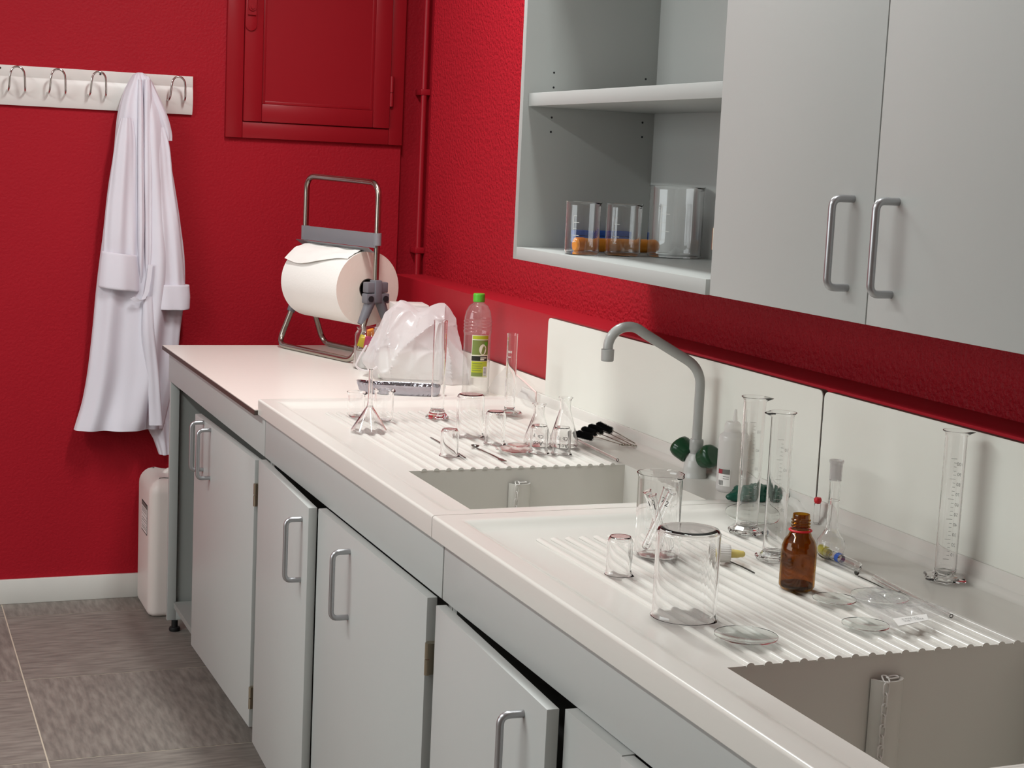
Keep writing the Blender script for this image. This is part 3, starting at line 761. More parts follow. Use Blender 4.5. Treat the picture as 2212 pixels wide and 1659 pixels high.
# rods, spatulas, brushes
def rod(label, a, b_, r, m, z=RIBZ, name='glass_rod', cat='rod', hollow=False):
    P0, P1 = onz(z+r, *a), onz(z+r, *b_); P0.z = P1.z = z+r+.0002
    o = MB()
    if hollow:
        d = (P1-P0); L_ = d.length; s0 = MB(); s0.lathe([(r, 0), (r, L_), (r*.62, L_), (r*.62, 0)], 14, close=True); q = d.to_track_quat('Z', 'Y'); o.add([q @ Vector(v) for v in s0.v], s0.f)
    else: o.tube([(0, 0, 0), (P1-P0)*.98, P1-P0], [r, r, r*.7], 12)
    ob = o.obj(name, m, None, smooth=50); ob.location = P0; return tag(ob, label, cat)
rod('clear glass rod lying at the back edge of the far basin', (1248, 951), (1334, 994), .0032, G_THIN, hollow=True)
rod('long glass tube lying across the right end of the near drainer', (1889, 1244), (2055, 1331), .0030, G_THIN, hollow=True, name='glass_tube', cat='glass tube')
rod('short glass rod beside the long glass tube on the near drainer', (1885, 1250), (1943, 1280), .0022, G_THIN, hollow=True)
def spatula(label, a, b_, w=.004, th=.0012, bowl=None, flat_end=False, m=M_SPOON, name='spatula'):
    z = RIBZ+.0004; P0, P1 = onz(z, *a), onz(z, *b_); d = P1-P0; L_ = d.length; d.normalize(); s_ = Vector((-d.y, d.x, 0))
    t = thing(name, label, 'spatula', P0)
    b = MB(); pts = [(0, w*.35), (L_*.08, w*.5), (L_*.5, w*.42), (L_*.80, w*.5)]+([(L_*.86, w*1.1), (L_, w*1.25)] if flat_end else [(L_*.97, w*.45), (L_, w*.2)])
    v = []; n = len(pts)
    for (l, ww) in pts:
        zz = .001*math.sin(math.pi*l/L_)
        for (s2, z2) in ((-1, 0), (1, 0), (1, th), (-1, th)): v.append(d*l+s_*ww*s2+Vector((0, 0, z2+zz)))
    f = [(i*4+k, i*4+(k+1) % 4, i*4+4+(k+1) % 4, i*4+4+k) for i in range(n-1) for k in range(4)]+[(0, 1, 2, 3), tuple((n-1)*4+k for k in (3, 2, 1, 0))]
    b.add(v, f); b.obj('shaft', m, t)
    if bowl:
        r = bowl; o = MB(); prof = [(.0002, .0003), (r*.5, .0009), (r*.85, .003), (r, .0052), (r*.92, .0054), (r*.75, .0036), (r*.4, .0017), (.0002, .0012)]
        o.lathe(prof, 24); o.v = [tuple(d*(x*1.35-r*1.1)+s_*y+Vector((0, 0, z_))) for x, y, z_ in o.v]; o.obj('bowl', m, t, smooth=50)
    return t
spatula('thin curved steel spatula under the small upside-down beaker', (930, 945), (1006, 990), .0030)
spatula('steel measuring spoon spatula with round bowl on the far drainer', (1030, 969), (1089, 997), .0045, .0014, bowl=.0085, flat_end=True, name='spoon_spatula')
spatula('dark flat spatula end sticking out behind the white dropper cap', (1577, 1214), (1630, 1239), .0030, m=mat('dark_steel', srgb(70, 70, 66), .4, metal=.8))
spatula('thin dark micro spatula with small spoon end beside the long glass tube', (1853, 1245), (1928, 1282), .0016, bowl=.0036, name='micro_spatula', m=mat('dark_steel_wire', srgb(70, 68, 64), .35, metal=.9))
# test tube brushes
ends = onz(RIBZ, 1355, 962)
tips = [(1243, 936, 'left', .012), (1258, 927, 'second from the left', .014), (1273, 921, 'third from the left', .020), (1290, 916, 'right', .030)]
for k, (a, c, nm, zz) in enumerate(tips):
    P0 = onz(RIBZ+zz, a, c); P0.x = min(P0.x, -.137-.009*(k == 3)); P1 = ends+Vector((.012*k-.018, -.004*k, .003)); d = P1-P0; L_ = d.length
    t = thing('tube_brush', 'black bristle tube brush with twisted wire handle, '+nm+' of the four', 'brush', P0, 0, 'tube brushes at the back of the far drainer')
    P0z = Vector((0, 0, 0)); dn = d.normalized()
    MB().tube([dn*-.004, dn*(L_*.5)+Vector((0, 0, .003)), d], .0011, 6).obj('wire_handle', M_STEEL, t, smooth=60)
    r0 = .0065; loop = [d+Vector((r0*math.cos(q), r0*math.sin(q), 0))+dn*r0 for q in [2*math.pi*i/12 for i in range(12)]]
    MB().tube(loop, .0011, 6, closed=True).obj('wire_loop', M_STEEL, t, smooth=60)
    b = MB(); rg = random.Random(k); q = dn.to_track_quat('Z', 'Y'); LB = .042
    for i in range(420):
        a_ = i*2.39996; l = LB*i/420; rr = .0088*(.8+.3*rg.random())*(1-.35*max(0, (.15-l/LB)/.15))
        c0 = dn*l; dv = q @ Vector((math.cos(a_), math.sin(a_), .12)); e = q @ Vector((-math.sin(a_), math.cos(a_), 0))
        b.add([c0-e*.0007, c0+e*.0007, c0+dv*rr+e*.0005, c0+dv*rr-e*.0005], [(0, 1, 2, 3)])
        b.add([c0-dn*.0007, c0+dn*.0007, c0+dv*rr+dn*.0005, c0+dv*rr-dn*.0005], [(0, 1, 2, 3)])
    o = b.obj('bristles', M_BRIS, t); o['kind'] = 'stuff'
    b = MB(); b.tube([dn*.001, dn*LB], .0045, 10).obj('bristle_core', M_BRIS, t)

# ------------------------------------------------------------------ tap
P = onz(RZ, 1500, 1030); t = thing('laboratory_tap', 'grey laboratory tap with bent swivel spout and two dark green knobs', 'tap', P)
X, Y = P.x, P.y
def Z(py): return hz(X, Y, py)-P.z
MB().lathe([(0.0002, 0), (.0235, 0), (.0235, .004), (.0222, .006), (.0225, .012), (.0220, .022), (.019, .034), (.0145, .041), (.013, .046), (.0002, .046)], 32).obj('body', M_TAPW, t, smooth=50)
zc = Z(972); zr = Z(815); zj = Z(985)
MB().lathe([(.0002, .043), (.0115, .043), (.0115, .05), (.0135, .054), (.0135, .070), (.0125, .074), (.0002, .074)], 24).obj('collar', M_TAP, t, smooth=40)
# spout swings over the basin
sd = Vector((-.985, .17, 0))
def SP(d, z): return sd*d+Vector((0, 0, z))
zA = Z(792); pt = fillet([SP(0, .06), SP(0, zA), SP(.190, zA+.094), SP(.2185, zA+.062), SP(.2185, zA+.02)], .04, 8)
# rebuild upper bend: smooth gooseneck
goose = [SP(0, .06)]+fillet([SP(0, .09), SP(0, zA-.004), SP(.115, zA+.060)], .034, 8)
c0 = SP(.155, zA+.046); rg_ = .036
g2 = [SP(.1745-.0+(-.0375)*math.cos(a)-.0, zA+.0475+.0375*math.sin(a)) for a in []]
cx_, cz_ = .1475, zA+.0335; rr = .040
a_start = math.radians(118); 
for k in range(13):
    a = a_start-(a_start-math.radians(-4))*k/12
    goose.append(SP(cx_+rr*math.cos(a), cz_+rr*math.sin(a)))
MB().tube(goose, .0096, 20).obj('spout', M_TAP, t, smooth=60)
e = goose[-1]; MB().lathe([(.0085, -.004), (.0118, -.003), (.0125, -.001), (.0122, -.022), (.0112, -.0235), (.0085, -.0235), (.0085, -.004)], 24, (e.x, e.y, e.z)).obj('nozzle', M_TAP, t, smooth=50)
def knob(d, lab, disc):
    d = Vector(d).normalized(); q = d.to_track_quat('Z', 'Y'); r = .0215
    base = Vector((0, 0, .030))+d*.017
    prof = [(.0002, .002), (.012, 0), (.0165, .004), (.0200, .020), (.0206, .026), (.0192, .0325), (.016, .0355), (.0002, .0362)]
    s0 = MB(); s0.lathe(prof, 28)
    # flats: pinch to a rounded triangle grip
    v = []
    for (x, y, z) in s0.v:
        a = math.atan2(y, x); k = 1+.06*math.cos(3*a)*ss(.004, .018, z); v.append(base+q @ Vector((x*k*1.1, y*k*1.1, z*1.05)))
    b = MB(); b.add(v, s0.f); kn = b.obj('knob', M_GRN, t, smooth=45, label=lab)
    s1 = MB(); s1.lathe([(.0002, .0364), (.0062, .0364), (.0062, .0374), (.0046, .0376), (.0002, .0376)], 20)
    b = MB(); b.add([base+q @ Vector(p) for p in s1.v], s1.f); b.obj('marker_disc', M_KNOBD, kn, smooth=40)
    MB().tube([Vector((0, 0, .026))+d*.004, base+d*.004], .0095, 14).obj('valve_stem', M_TAPW, kn, smooth=50)
knob((-.34, .80, .50), 'dark green knob on the far side', True)
knob((.24, -.88, .40), 'dark green knob on the near side', True)

# wash bottle
P = onz(RZ, 1574, 1061); t = thing('wash_bottle', 'milky plastic wash bottle with small label behind the tap knob', 'bottle', P)
rb = 28.5/ppm(P); hb = hz(P.x, P.y, 935)-P.z; hc = hz(P.x, P.y, 910)-P.z; hn = hz(P.x, P.y, 884)-P.z
MB().lathe(wall_prof([(0, 0), (rb*.85, 0), (rb, .005), (rb, hb-.012), (rb*.92, hb-.004), (rb*.7, hb), (rb*.6, hb+.004)], .0012), 36).obj('bottle_body', G_WASH, t, smooth=50)
MB().lathe([(.0002, hc), (rb*.50, hc-.001), (rb*.62, hc-.006), (rb*.64, hb+.002), (.0002, hb+.002)], 30).obj('screw_cap', G_WASH, t, smooth=50)
MB().lathe([(.0045, hc), (.003, hn-.004), (.0022, hn), (.0002, hn)], 14, (.004, 0, 0)).obj('nozzle', G_WASH, t, smooth=50)
a0 = toward(P.x, P.y)-.95; b = MB()
zl0, zl1 = hz(P.x, P.y, 1046)-P.z, hz(P.x, P.y, 1010)-P.z
arc_strip(b, rb+.0004, (zl0+zl1)/2, zl1-zl0, a0, a0+1.0, 8); lab = b.obj('label', M_LABEL, t, smooth=60)
b = MB(); arc_strip(b, rb+.0008, zl1-.0045, .009, a0, a0+.95, 8); b.obj('label_header', M_INKG, lab)
b = MB(); arc_strip(b, rb+.001, zl1-.0045, .008, a0+.02, a0+.38, 5); b.obj('label_red_mark', mat('dull_red_print', srgb(150, 50, 60), .5), lab)
b = MB()
for k in range(6): arc_strip(b, rb+.0008, zl0+.006, .009, a0+.06+.07*k, a0+.06+.07*k+(.035 if k % 2 else .02), 1)
for k in range(2): arc_strip(b, rb+.0008, zl0+.014+.004*k, .0008, a0+.45, a0+.9, 3)
b.obj('label_barcode', M_INK, lab)

# teal rubber glove crumpled on the deck
def blob(name, centre, size, m, seed, amp=.35, sub=4, flat=True, freq=1.6):
    bm = bmesh.new(); bmesh.ops.create_icosphere(bm, subdivisions=sub, radius=1); vs = []
    for v in bm.verts:
        n = v.co.normalized(); k = 1+amp*(noise.noise(n*freq+Vector((seed, 0, 0)))*1.2+abs(noise.noise(n*freq*2.1+Vector((0, seed, 0))))*.8-.3)
        p = Vector((n.x*size[0]*k, n.y*size[1]*k, n.z*size[2]*k))
        if flat: p.z = max(p.z+size[2]*.55, .0)
        v.co = p
    me = bpy.data.meshes.new(name); bm.to_mesh(me); bm.free(); me.shade_smooth(); me.set_sharp_from_angle(angle=math.radians(50)); me.materials.append(m)
    o = bpy.data.objects.new(name, me); COL.objects.link(o); o.location = centre; return o
a, c = onz(SZ, 1586, 1081), onz(SZ, 1672, 1083); mid = (a+c)/2
t = thing('rubber_glove', 'crumpled dark teal rubber glove behind the pair of cylinders', 'glove', (mid.x, mid.y, SZ+.0004))
g1 = blob('glove_palm', (-.004, .004, 0), (.042, .022, .020), M_TEAL, 2.2, .3); g1.parent = t
g2 = blob('glove_cuff', (.040, -.010, 0), (.021, .013, .018), M_TEAL, 9.1, .5); g2.parent = t
for k, (dx, dy, l, an) in enumerate(((.040, -.016, .026, -.6), (.040, .0, .016, .25))):
    MB().tube([(dx, dy, .006), (dx+l*.5*math.cos(an), dy+l*.5*math.sin(an), .010), (dx+l*math.cos(an), dy+l*math.sin(an), .004)], [.006, .0052, .0018], 10).obj('glove_finger', M_TEAL, t, smooth=60)

# small vial with red stopper by the panel joint
P = onz(RZ, 1763, 1131); ht = hz(P.x, P.y, 1084)-P.z
t = thing('stoppered_vial', 'small clear vial with bright red stopper below the splash panel joint', 'vial', P)
MB().lathe(wall_prof([(0, 0), (.0045, 0), (.0058, .002), (.0058, ht-.004), (.0048, ht)], .0008), 20).obj('glass_body', G_THIN, t, smooth=50)
MB().lathe([(.0002, ht-.003), (.0042, ht-.003), (.0062, ht), (.0066, ht+.004), (.0052, ht+.0075), (.0002, ht+.008)], 20).obj('stopper', M_REDP, t, smooth=50)

# dropper cap
P0 = onz(RIBZ+.0135, 1548, 1195); P1 = onz(RIBZ+.0135, 1592, 1197); d = (P1-P0).normalized()
t = thing('dropper_cap', 'white ribbed screw cap with pale yellow dropper bulb lying behind the large beaker', 'dropper', P0-Vector((0, 0, .0135)))
q = d.to_track_quat('Z', 'Y'); off = Vector((0, 0, .0140)); Lc = (P1-P0).length
def along(prof, seg, name, m, rib=0, sm=50):
    s0 = MB(); s0.lathe(prof, seg)
    if rib: s0.v = [(x*(1+rib*math.cos(24*math.atan2(y, x))), y*(1+rib*math.cos(24*math.atan2(y, x))), z) for x, y, z in s0.v]
    b = MB(); b.add([off+q @ Vector(p) for p in s0.v], s0.f); return b.obj(name, m, t, smooth=sm)
along([(.0095, 0), (.0132, 0), (.0132, .0185), (.0122, .0205), (.006, .021), (.006, .018), (.0095, .016), (.0095, 0)], 96, 'ribbed_cap', M_WPLA, .025, 40)
along([(.0058, .0205), (.0064, .022), (.0060, .032), (.0050, .036), (.0046, .040), (.003, .0425), (.0002, .043)], 24, 'dropper_bulb', M_YELR)

# test tube with yellow stopper, lying
P0 = onz(RIBZ+.0085, 1777, 1189); P1 = onz(RIBZ+.0085, 1858, 1226); d = (P1-P0); L_ = d.length; d.normalize()
t = thing('stoppered_test_tube', 'test tube with yellow stopper and blue tape lying behind the amber bottle', 'test tube', P0-Vector((0, 0, .0085)))
q = d.to_track_quat('Z', 'Y'); off = Vector((0, 0, .0088)); r = .0072
along([(r, .012), (r, L_-r), (r*.87, L_-r*.5), (r*.5, L_-r*.14), (.0002, L_), (.0002, L_-.001), (r*.8, L_-r*.6), (r-.0009, L_-r), (r-.0009, .012)], 24, 'glass_tube', G_THIN)
along([(.0002, -.008), (.0078, -.008), (.0082, -.006), (.0080, .010), (.0062, .011), (.0060, .020), (.0002, .020)], 24, 'stopper', M_YEL)
along([(r+.0003, L_*.42), (r+.0003, L_*.42+.010), (r+.0001, L_*.42+.010), (r+.0001, L_*.42)], 24, 'blue_tape', M_BLUE)

# clear zip bag with printed label
cs = [onz(RIBZ, *c) for c in ((1838, 1300), (1888, 1277), (2062, 1332), (1988, 1368), (1905, 1376))]
A, B_, C_, D_ = cs[0], cs[1], cs[2], onz(RIBZ, 1930, 1374)
t = thing('zip_bag', 'flat clear plastic zip bag with a small printed label on the near drainer', 'plastic bag', (A+C_)/2)
org = t.location; nu, nv = 34, 26
def bag_sheet(base, amp, seed):
    b = MB()
    for i in range(nu+1):
        for j in range(nv+1):
            u, v = i/nu, j/nv
            p = (A*(1-u)+B_*u)*(1-v)+(D_*(1-u)+C_*u)*v
            e = min(u, 1-u, v, 1-v)*6; e = min(1, e)
            zz = base+amp*e*abs(noise.noise(Vector((u*5+seed, v*4, seed)))+.5*noise.noise(Vector((u*11, v*9+seed, 1.3))))
            b.v.append((p.x-org.x, p.y-org.y, .0012+zz))
    b.f = [(i*(nv+1)+j, i*(nv+1)+j+1, (i+1)*(nv+1)+j+1, (i+1)*(nv+1)+j) for i in range(nu) for j in range(nv)]
    return b
bag_sheet(.0075, .012, 3.3).obj('film_upper', G_FILM, t, smooth=60)
lc = [onz(RIBZ+.013, *c) for c in ((1928, 1338), (2001, 1328), (2006, 1341), (1941, 1354))]
b = MB(); b.add([p-org+Vector((0, 0, .0012)) for p in lc], [(0, 1, 2, 3)])
b.add([p-org+Vector((0, 0, .0008)) for p in lc], [(3, 2, 1, 0)])
lab = b.obj('label', M_LABEL, t)
ux = (lc[0]-lc[1]).normalized(); uy = (lc[0]-lc[3]); uy = (uy-ux*uy.dot(ux)).normalized()*-1; ctr = sum(lc, Vector())/4-org+Vector((0, 0, .0022))
text_flat('label_print', '2,21 Amp ol', .0058, M_INK, lab, ctr-uy*.0035, ux, uy)
text_flat('label_print', 'Amp c : 1 PCS', .0058, M_INK, lab, ctr+uy*.0035, ux, uy)

# ================================================================== items on the far worktop
E_ = Vector((.9256, -.3785, 0)); DD = Vector((.3785, .9256, 0))
def loft(levels, seg, rows, fold=None, ex=Vector((1, 0, 0)), ey=Vector((0, 1, 0)), power=2.0, cap0=False, cap1=False, org=Vector((0, 0, 0)), lin=False):
    """levels: (centre Vector, half width, half depth) ordered; resampled to rows; horizontal sections"""
    b = MB(); n = len(levels)
    for i in range(rows+1):
        s_ = i/rows*(n-1); k = min(int(s_), n-2); f = s_-k
        L0, L1 = levels[k], levels[k+1]
        def cr(a, b_, c, d, t):
            if lin: return b_+(c-b_)*t
            return .5*((2*b_)+(-a+c)*t+(2*a-5*b_+4*c-d)*t*t+(-a+3*b_-3*c+d)*t**3)
        Lm, Lp = levels[max(k-1, 0)], levels[min(k+2, n-1)]
        c = Vector([cr(Lm[0][q], L0[0][q], L1[0][q], Lp[0][q], f) for q in range(3)])
        hw = max(.0005, cr(Lm[1], L0[1], L1[1], Lp[1], f)); hd = max(.0005, cr(Lm[2], L0[2], L1[2], Lp[2], f))
        for j in range(seg):
            a = 2*math.pi*j/seg; ca, sa = math.cos(a), math.sin(a)
            u = math.copysign(abs(ca)**(2/power), ca); v = math.copysign(abs(sa)**(2/power), sa)
            p = c+ex*(hw*u)+ey*(hd*v)
            if fold: p = p+fold(i/rows, a, p, hw, hd)
            b.v.append(tuple(p-org))
    for i in range(rows):
        for j in range(seg):
            j2 = (j+1) % seg; b.f.append((i*seg+j, i*seg+j2, (i+1)*seg+j2, (i+1)*seg+j))
    if cap0: b.f.append(tuple(reversed(range(seg))))
    if cap1: b.f.append(tuple(rows*seg+j for j in range(seg)))
    return b

# ---- lab coat on the rail
t = thing('lab_coat', 'white lab coat with rolled sleeves hanging from the coat rail', 'coat', (-.82, -.065, .58)); OC = Vector(t.location)
def lv(py, xl, xr, hd, y=-.065):
    a, c = ony(y, xl, py), ony(y, xr, py); m_ = (a+c)/2; return (m_, (c.x-a.x)/2, hd)
def cfold(amp, k, ph, drift=1.5, wall=True):
    def f(s_, a, p, hw, hd):
        q = amp(s_)*math.sin(k*a+ph+drift*s_+.6*math.sin(2*a+3*s_))+.35*amp(s_)*math.sin(2.3*k*a+1.7*ph-2*s_)
        nz = noise.noise(Vector((p.x*9, p.z*5, ph)))*.010
        d = Vector((math.cos(a)*.25, math.sin(a), 0))*(q+nz)
        if wall and (p+d).y > -.006: d.y = -.006-p.y
        return d
    return f
body = [lv(*q) for q in ((157, 297, 308, .010), (163, 288, 318, .022), (178, 279, 330, .034), (203, 267, 340, .042), (235, 257, 350, .048), (275, 250, 358, .050), (335, 244, 364, .052), (400, 234, 374, .052), (480, 223, 386, .050), (560, 212, 396, .050), (640, 203, 396, .050), (720, 195, 386, .050), (800, 187, 377, .050), (860, 176, 364, .050), (905, 163, 354, .052), (926, 157, 349, .052))]
loft(body, 120, 130, cfold(lambda s_: .003+.012*min(1, s_*1.6), 5, .4), org=OC).obj('coat_body', M_COAT, t, smooth=70)
tail = [lv(*q, y=-.04) for q in ((690, 326, 384, .022), (780, 326, 377, .024), (860, 318, 372, .024), (920, 320, 370, .024), (950, 333, 369, .022), (981, 344, 368, .020))]
loft(tail, 50, 40, cfold(lambda s_: .005, 4, 1.2), org=OC).obj('back_hem', M_COAT, t, smooth=70)
sl = [lv(*q, y=-.098) for q in ((255, 262, 286, .014), (300, 251, 292, .020), (370, 240, 294, .024), (450, 229, 295, .026), (520, 223, 296, .028), (572, 221, 297, .028))]
loft(sl, 60, 60, cfold(lambda s_: .003+.003*s_, 4, 2.2), org=OC).obj('sleeve', M_COAT, t, smooth=70)
cf = [lv(*q, y=-.102) for q in ((549, 224, 292, .028), (547, 219, 296, .034), (580, 215, 298, .037), (624, 211, 299, .040), (626, 213, 297, .038), (622, 216, 294, .035), (590, 219, 293, .030), (560, 222, 292, .027))]
b = loft(cf, 60, 48, cfold(lambda s_: .003, 3, .3), org=OC, lin=True)
b.v = [(x, y, z+.09*(x+.12)*0-.30*(x+.05)*.35) for x, y, z in b.v]; b.obj('rolled_cuff', M_COAT, t, smooth=70)
sr = [lv(*q, y=-.095) for q in ((275, 330, 356, .014), (320, 330, 368, .020), (400, 330, 377, .024), (480, 331, 388, .026), (560, 331, 397, .028), (632, 333, 402, .028))]
loft(sr, 60, 60, cfold(lambda s_: .003+.003*s_, 4, 4.0), org=OC).obj('sleeve', M_COAT, t, smooth=70)
cf = [lv(*q, y=-.098) for q in ((616, 335, 401, .027), (614, 331, 408, .034), (640, 329, 410, .036), (666, 329, 409, .037), (668, 331, 407, .036), (662, 334, 404, .032), (640, 336, 401, .029), (625, 337, 400, .027))]
loft(cf, 60, 48, cfold(lambda s_: .0025, 3, 2.3), org=OC, lin=True).obj('rolled_cuff', M_COAT, t, smooth=70)
for (xa, xb, ph, y_, pe) in ((297, 312, .2, -.112, 560), (311, 329, 1.9, -.108, 590)):
    pl = [lv(172, xa+1, xb-5, .010, -.095), lv(230, xa, xb-2, .012, y_), lv(350, xa, xb-1, .012, y_-.004), lv(470, xa+1, xb, .012, y_-.004), lv(pe, xa+3, xb-4, .009, y_), lv(pe+70, (xa+xb)/2-1, (xa+xb)/2+1, .003, y_+.022)]
    loft(pl, 28, 50, cfold(lambda s_: .002, 3, ph), org=OC).obj('front_fold', M_COAT, t, smooth=70)
pe_ = [lv(640, 310, 330, .012, -.118), lv(720, 309, 333, .014, -.122), lv(820, 318, 344, .014, -.122), lv(918, 322, 352, .014, -.122)]
loft(pe_, 28, 50, cfold(lambda s_: .003, 2, .9), org=OC).obj('front_edge', M_COAT, t, smooth=70)
cl = [lv(165, 312, 322, .006, -.085), lv(210, 322, 345, .010, -.098), lv(250, 338, 362, .010, -.100), lv(285, 350, 371, .008, -.096), lv(304, 354, 372, .005, -.094)]
loft(cl, 32, 30, cfold(lambda s_: .002, 3, 5.), org=OC, cap1=True).obj('collar', M_COAT, t, smooth=70)
tb = [ony(-.135, a, c)-OC for a, c in ((325, 572), (322, 600), (317, 630), (309, 648), (297, 650), (286, 643))]
b = MB(); w = .010
for i, p in enumerate(tb):
    for (dx, dy) in ((-w*.7, 0), (w*.7, -.002), (w*.7, .004), (-w*.7, .005)): b.v.append((p.x+dx, p.y+dy, p.z+(dx*.5 if i > 2 else dx*.15)))
b.f = [(i*4+k, i*4+(k+1) % 4, i*4+4+(k+1) % 4, i*4+4+k) for i in range(len(tb)-1) for k in range(4)]+[(0, 1, 2, 3), (len(b.v)-1, len(b.v)-2, len(b.v)-3, len(b.v)-4)]
b.obj('belt_tab', M_COAT, t, smooth=60)

# ---- paper roll stand
N_ = Vector((-.245, -.815, 0)); F_ = Vector((-.362, -.440, 0)); u = (N_-F_).normalized(); v = Vector((-u.y, u.x, 0)); v = v if v.x > 0 else -v
t = thing('roll_stand', 'tubular steel stand with grey clamps holding a paper wiper roll', 'roll stand', ((N_.x+F_.x)/2, (N_.y+F_.y)/2, WZ)); O3 = Vector(t.location)
def W3(base, dv, z): q = base+v*dv; return Vector((q.x, q.y, z))-O3
zk = 1.100; rt_ = .0088
MB().tube(fillet([W3(N_, 0, zk), W3(N_, 0, 1.425), W3(F_, 0, 1.432), W3(F_, 0, zk)], .045, 8), rt_, 16).obj('handle_frame', M_STEEL, t, smooth=60)
for sg in (-1, 1):
    MB().tube(fillet([W3(N_, sg*.022, 1.065), W3(N_+u*.02, sg*.082, WZ+rt_), W3(F_-u*.01, sg*.082, WZ+rt_), W3(F_, sg*.022, 1.065)], .042, 8), rt_, 16).obj('base_loop', M_STEEL, t, smooth=60)
for base, s2 in ((N_, 1), (F_, -1)):
    c = W3(base, 0, zk); b = MB()
    def ob(u0, u1, v0, v1, z0, z1):
        pts = [c+u*a+v*bb+Vector((0, 0, z)) for z in (z0, z1) for bb in (v0, v1) for a in (u0, u1)]
        b.add(pts, [(0, 2, 3, 1), (4, 5, 7, 6), (0, 1, 5, 4), (2, 6, 7, 3), (0, 4, 6, 2), (1, 3, 7, 5)])
    ob(-.014, .014, -.036, .036, .005, .036); ob(-.012, .016, -.040, .040, -.026, .003); ob(-.014, .018, -.012, .012, -.024, .042)
    cl_ = b.obj('clamp', M_GPLA2, t, bevel=.003)
    for sg in (-1, 1):
        b = MB(); a0 = c+v*(sg*.016)+Vector((0, 0, -.018)); a1 = c+v*(sg*.046)+Vector((0, 0, -.088))
        b.tube([a0, a1], [.0165, .0125], 14); b.obj('leg_socket', M_GPLA2, cl_, smooth=50)
        b = MB(); b.tube([c+v*(sg*.026)+u*(.014*s2)+Vector((0, 0, -.012)), c+v*(sg*.026)+u*(.019*s2)+Vector((0, 0, -.012))], .009, 12); b.obj('clamp_recess', M_INK, cl_)
# tear bar
b = MB(); L3 = (N_-F_).length
def bar(z0, z1, v0, v1, ext, th=.003):
    pts = []
    for base, e in ((F_, -ext), (N_, ext)):
        for (vv, z) in ((v0, z1), (v1, z0)):
            for dd in (0, th): q = base+u*e+v*(vv+dd); pts.append(Vector((q.x, q.y, z))-O3)
    b.add(pts, [(0, 2, 3, 1), (4, 5, 7, 6), (0, 1, 5, 4), (2, 6, 7, 3), (0, 4, 6, 2), (1, 3, 7, 5)])
bar(1.236, 1.279, -.0115, -.0115, .006); bar(1.222, 1.2365, -.034, -.0115, .002)
tb_ = b.obj('tear_bar', M_GPLA, t)
for base in (N_, F_): MB().tube([W3(base, 0, 1.243), W3(base, 0, 1.279)], .0125, 16).obj('bar_sleeve', M_GPLA, tb_, smooth=50)
# the roll
RZC = 1.113; RR = .1105; q = u.to_track_quat('Z', 'Y'); r0 = F_+u*.045; Lr = L3-.085
t2 = thing('paper_roll', 'large white paper wiper roll on the steel stand', 'paper roll', (r0.x, r0.y, RZC))
def ax(prof, seg=64):
    s0 = MB(); s0.lathe(prof, seg); b = MB(); b.add([q @ Vector(p) for p in s0.v], s0.f); return b
ax([(RR, 0), (RR, Lr)]).obj('paper_side', M_PAPER, t2, smooth=60)
for zz in (0, Lr): ax([(RR, zz), (.030, zz)]).obj('paper_end', M_PAPERE, t2)
ax([(.030, -.001), (.030, Lr+.001), (.0275, Lr+.001), (.0275, -.001)], 32).obj('card_core', M_CARD, t2, smooth=60)
b = MB(); nn = 14   # loose sheet lifting off the top towards the tear bar
for i in range(nn+1):
    a = math.radians(84+52*i/nn); lift = .002+.004*math.sin(math.pi*i/nn*.9)+(.006*(i/nn)**3)
    for j in range(13):
        s_ = j/12; rr = RR+.0015+lift*(.35+.65*(1-s_))+.004*noise.noise(Vector((i*.4, j*.5, 2)))
        zend = 1+.10*math.sin(3*s_+.6)*0; aa = a+math.radians(7*math.sin(5*s_)+10*(1-s_))*(i/nn)
        p = r0+u*(Lr*(.005+.985*s_)); b.v.append((p.x-r0.x+v.x*rr*math.cos(aa), p.y-r0.y+v.y*rr*math.cos(aa), rr*math.sin(aa)))
b.f = [(i*13+j, i*13+j+1, (i+1)*13+j+1, (i+1)*13+j) for i in range(nn) for j in range(12)]
b.obj('loose_sheet', M_PAPER, t2, smooth=70)

# ---- glass jar with coloured paper strips
P = onz(WZ, 797, 796); rj = 34/ppm(P); hj = hz(P.x, P.y, 708)-WZ
t = thing('glass_jar', 'clear jar holding bright coloured packets behind the white plastic bag', 'jar', P)
MB().lathe(wall_prof([(0, 0), (rj*.9, 0), (rj, .006), (rj, hj*.80), (rj*.92, hj*.88), (rj*.84, hj*.91), (rj*.84, hj-.003), (rj*.86, hj)], .0022), 40).obj('glass_body', G_THIN, t, smooth=50)
for k, (mm, dx, dy, z, an) in enumerate(((M_YEL, -.026, -.012, .080, .3), (M_MAG, -.012, -.022, .078, -.2), (M_PURP, .006, -.024, .074, .15), (M_ORNG, .0, -.004, .098, .6), (M_REDP, .016, .004, .080, 1.0))):
    o = MB().box(-.010, .010, -.0045, .0045, -.017, .017).obj('packet', mm, t, bevel=.0015); o.location = (dx, dy, z); o.rotation_euler = (.2*k-.3, .35-.2*k, an-.35)
MB().lathe([(.0002, .004), (rj*.86, .004), (rj*.86, .052), (.0002, .055)], 30).obj('white_powder', M_WPLA, t, smooth=40)

# ---- white carton behind the bag
Pc = Vector((-.190, -.965, WZ)); hcx = hz(Pc.x, Pc.y, 655)-WZ
t = thing('carton', 'white carton standing behind the plastic bag next to the red ledge', 'box', Pc, math.radians(-8))
MB().box(-.048, .048, -.05, .05, 0, hcx).obj('carton_body', M_WOODP, t, bevel=.0015)
MB().box(-.0485, .0485, -.0505, -.0495, hcx-.03, hcx-.001).obj('carton_flap', M_WPLA, t)

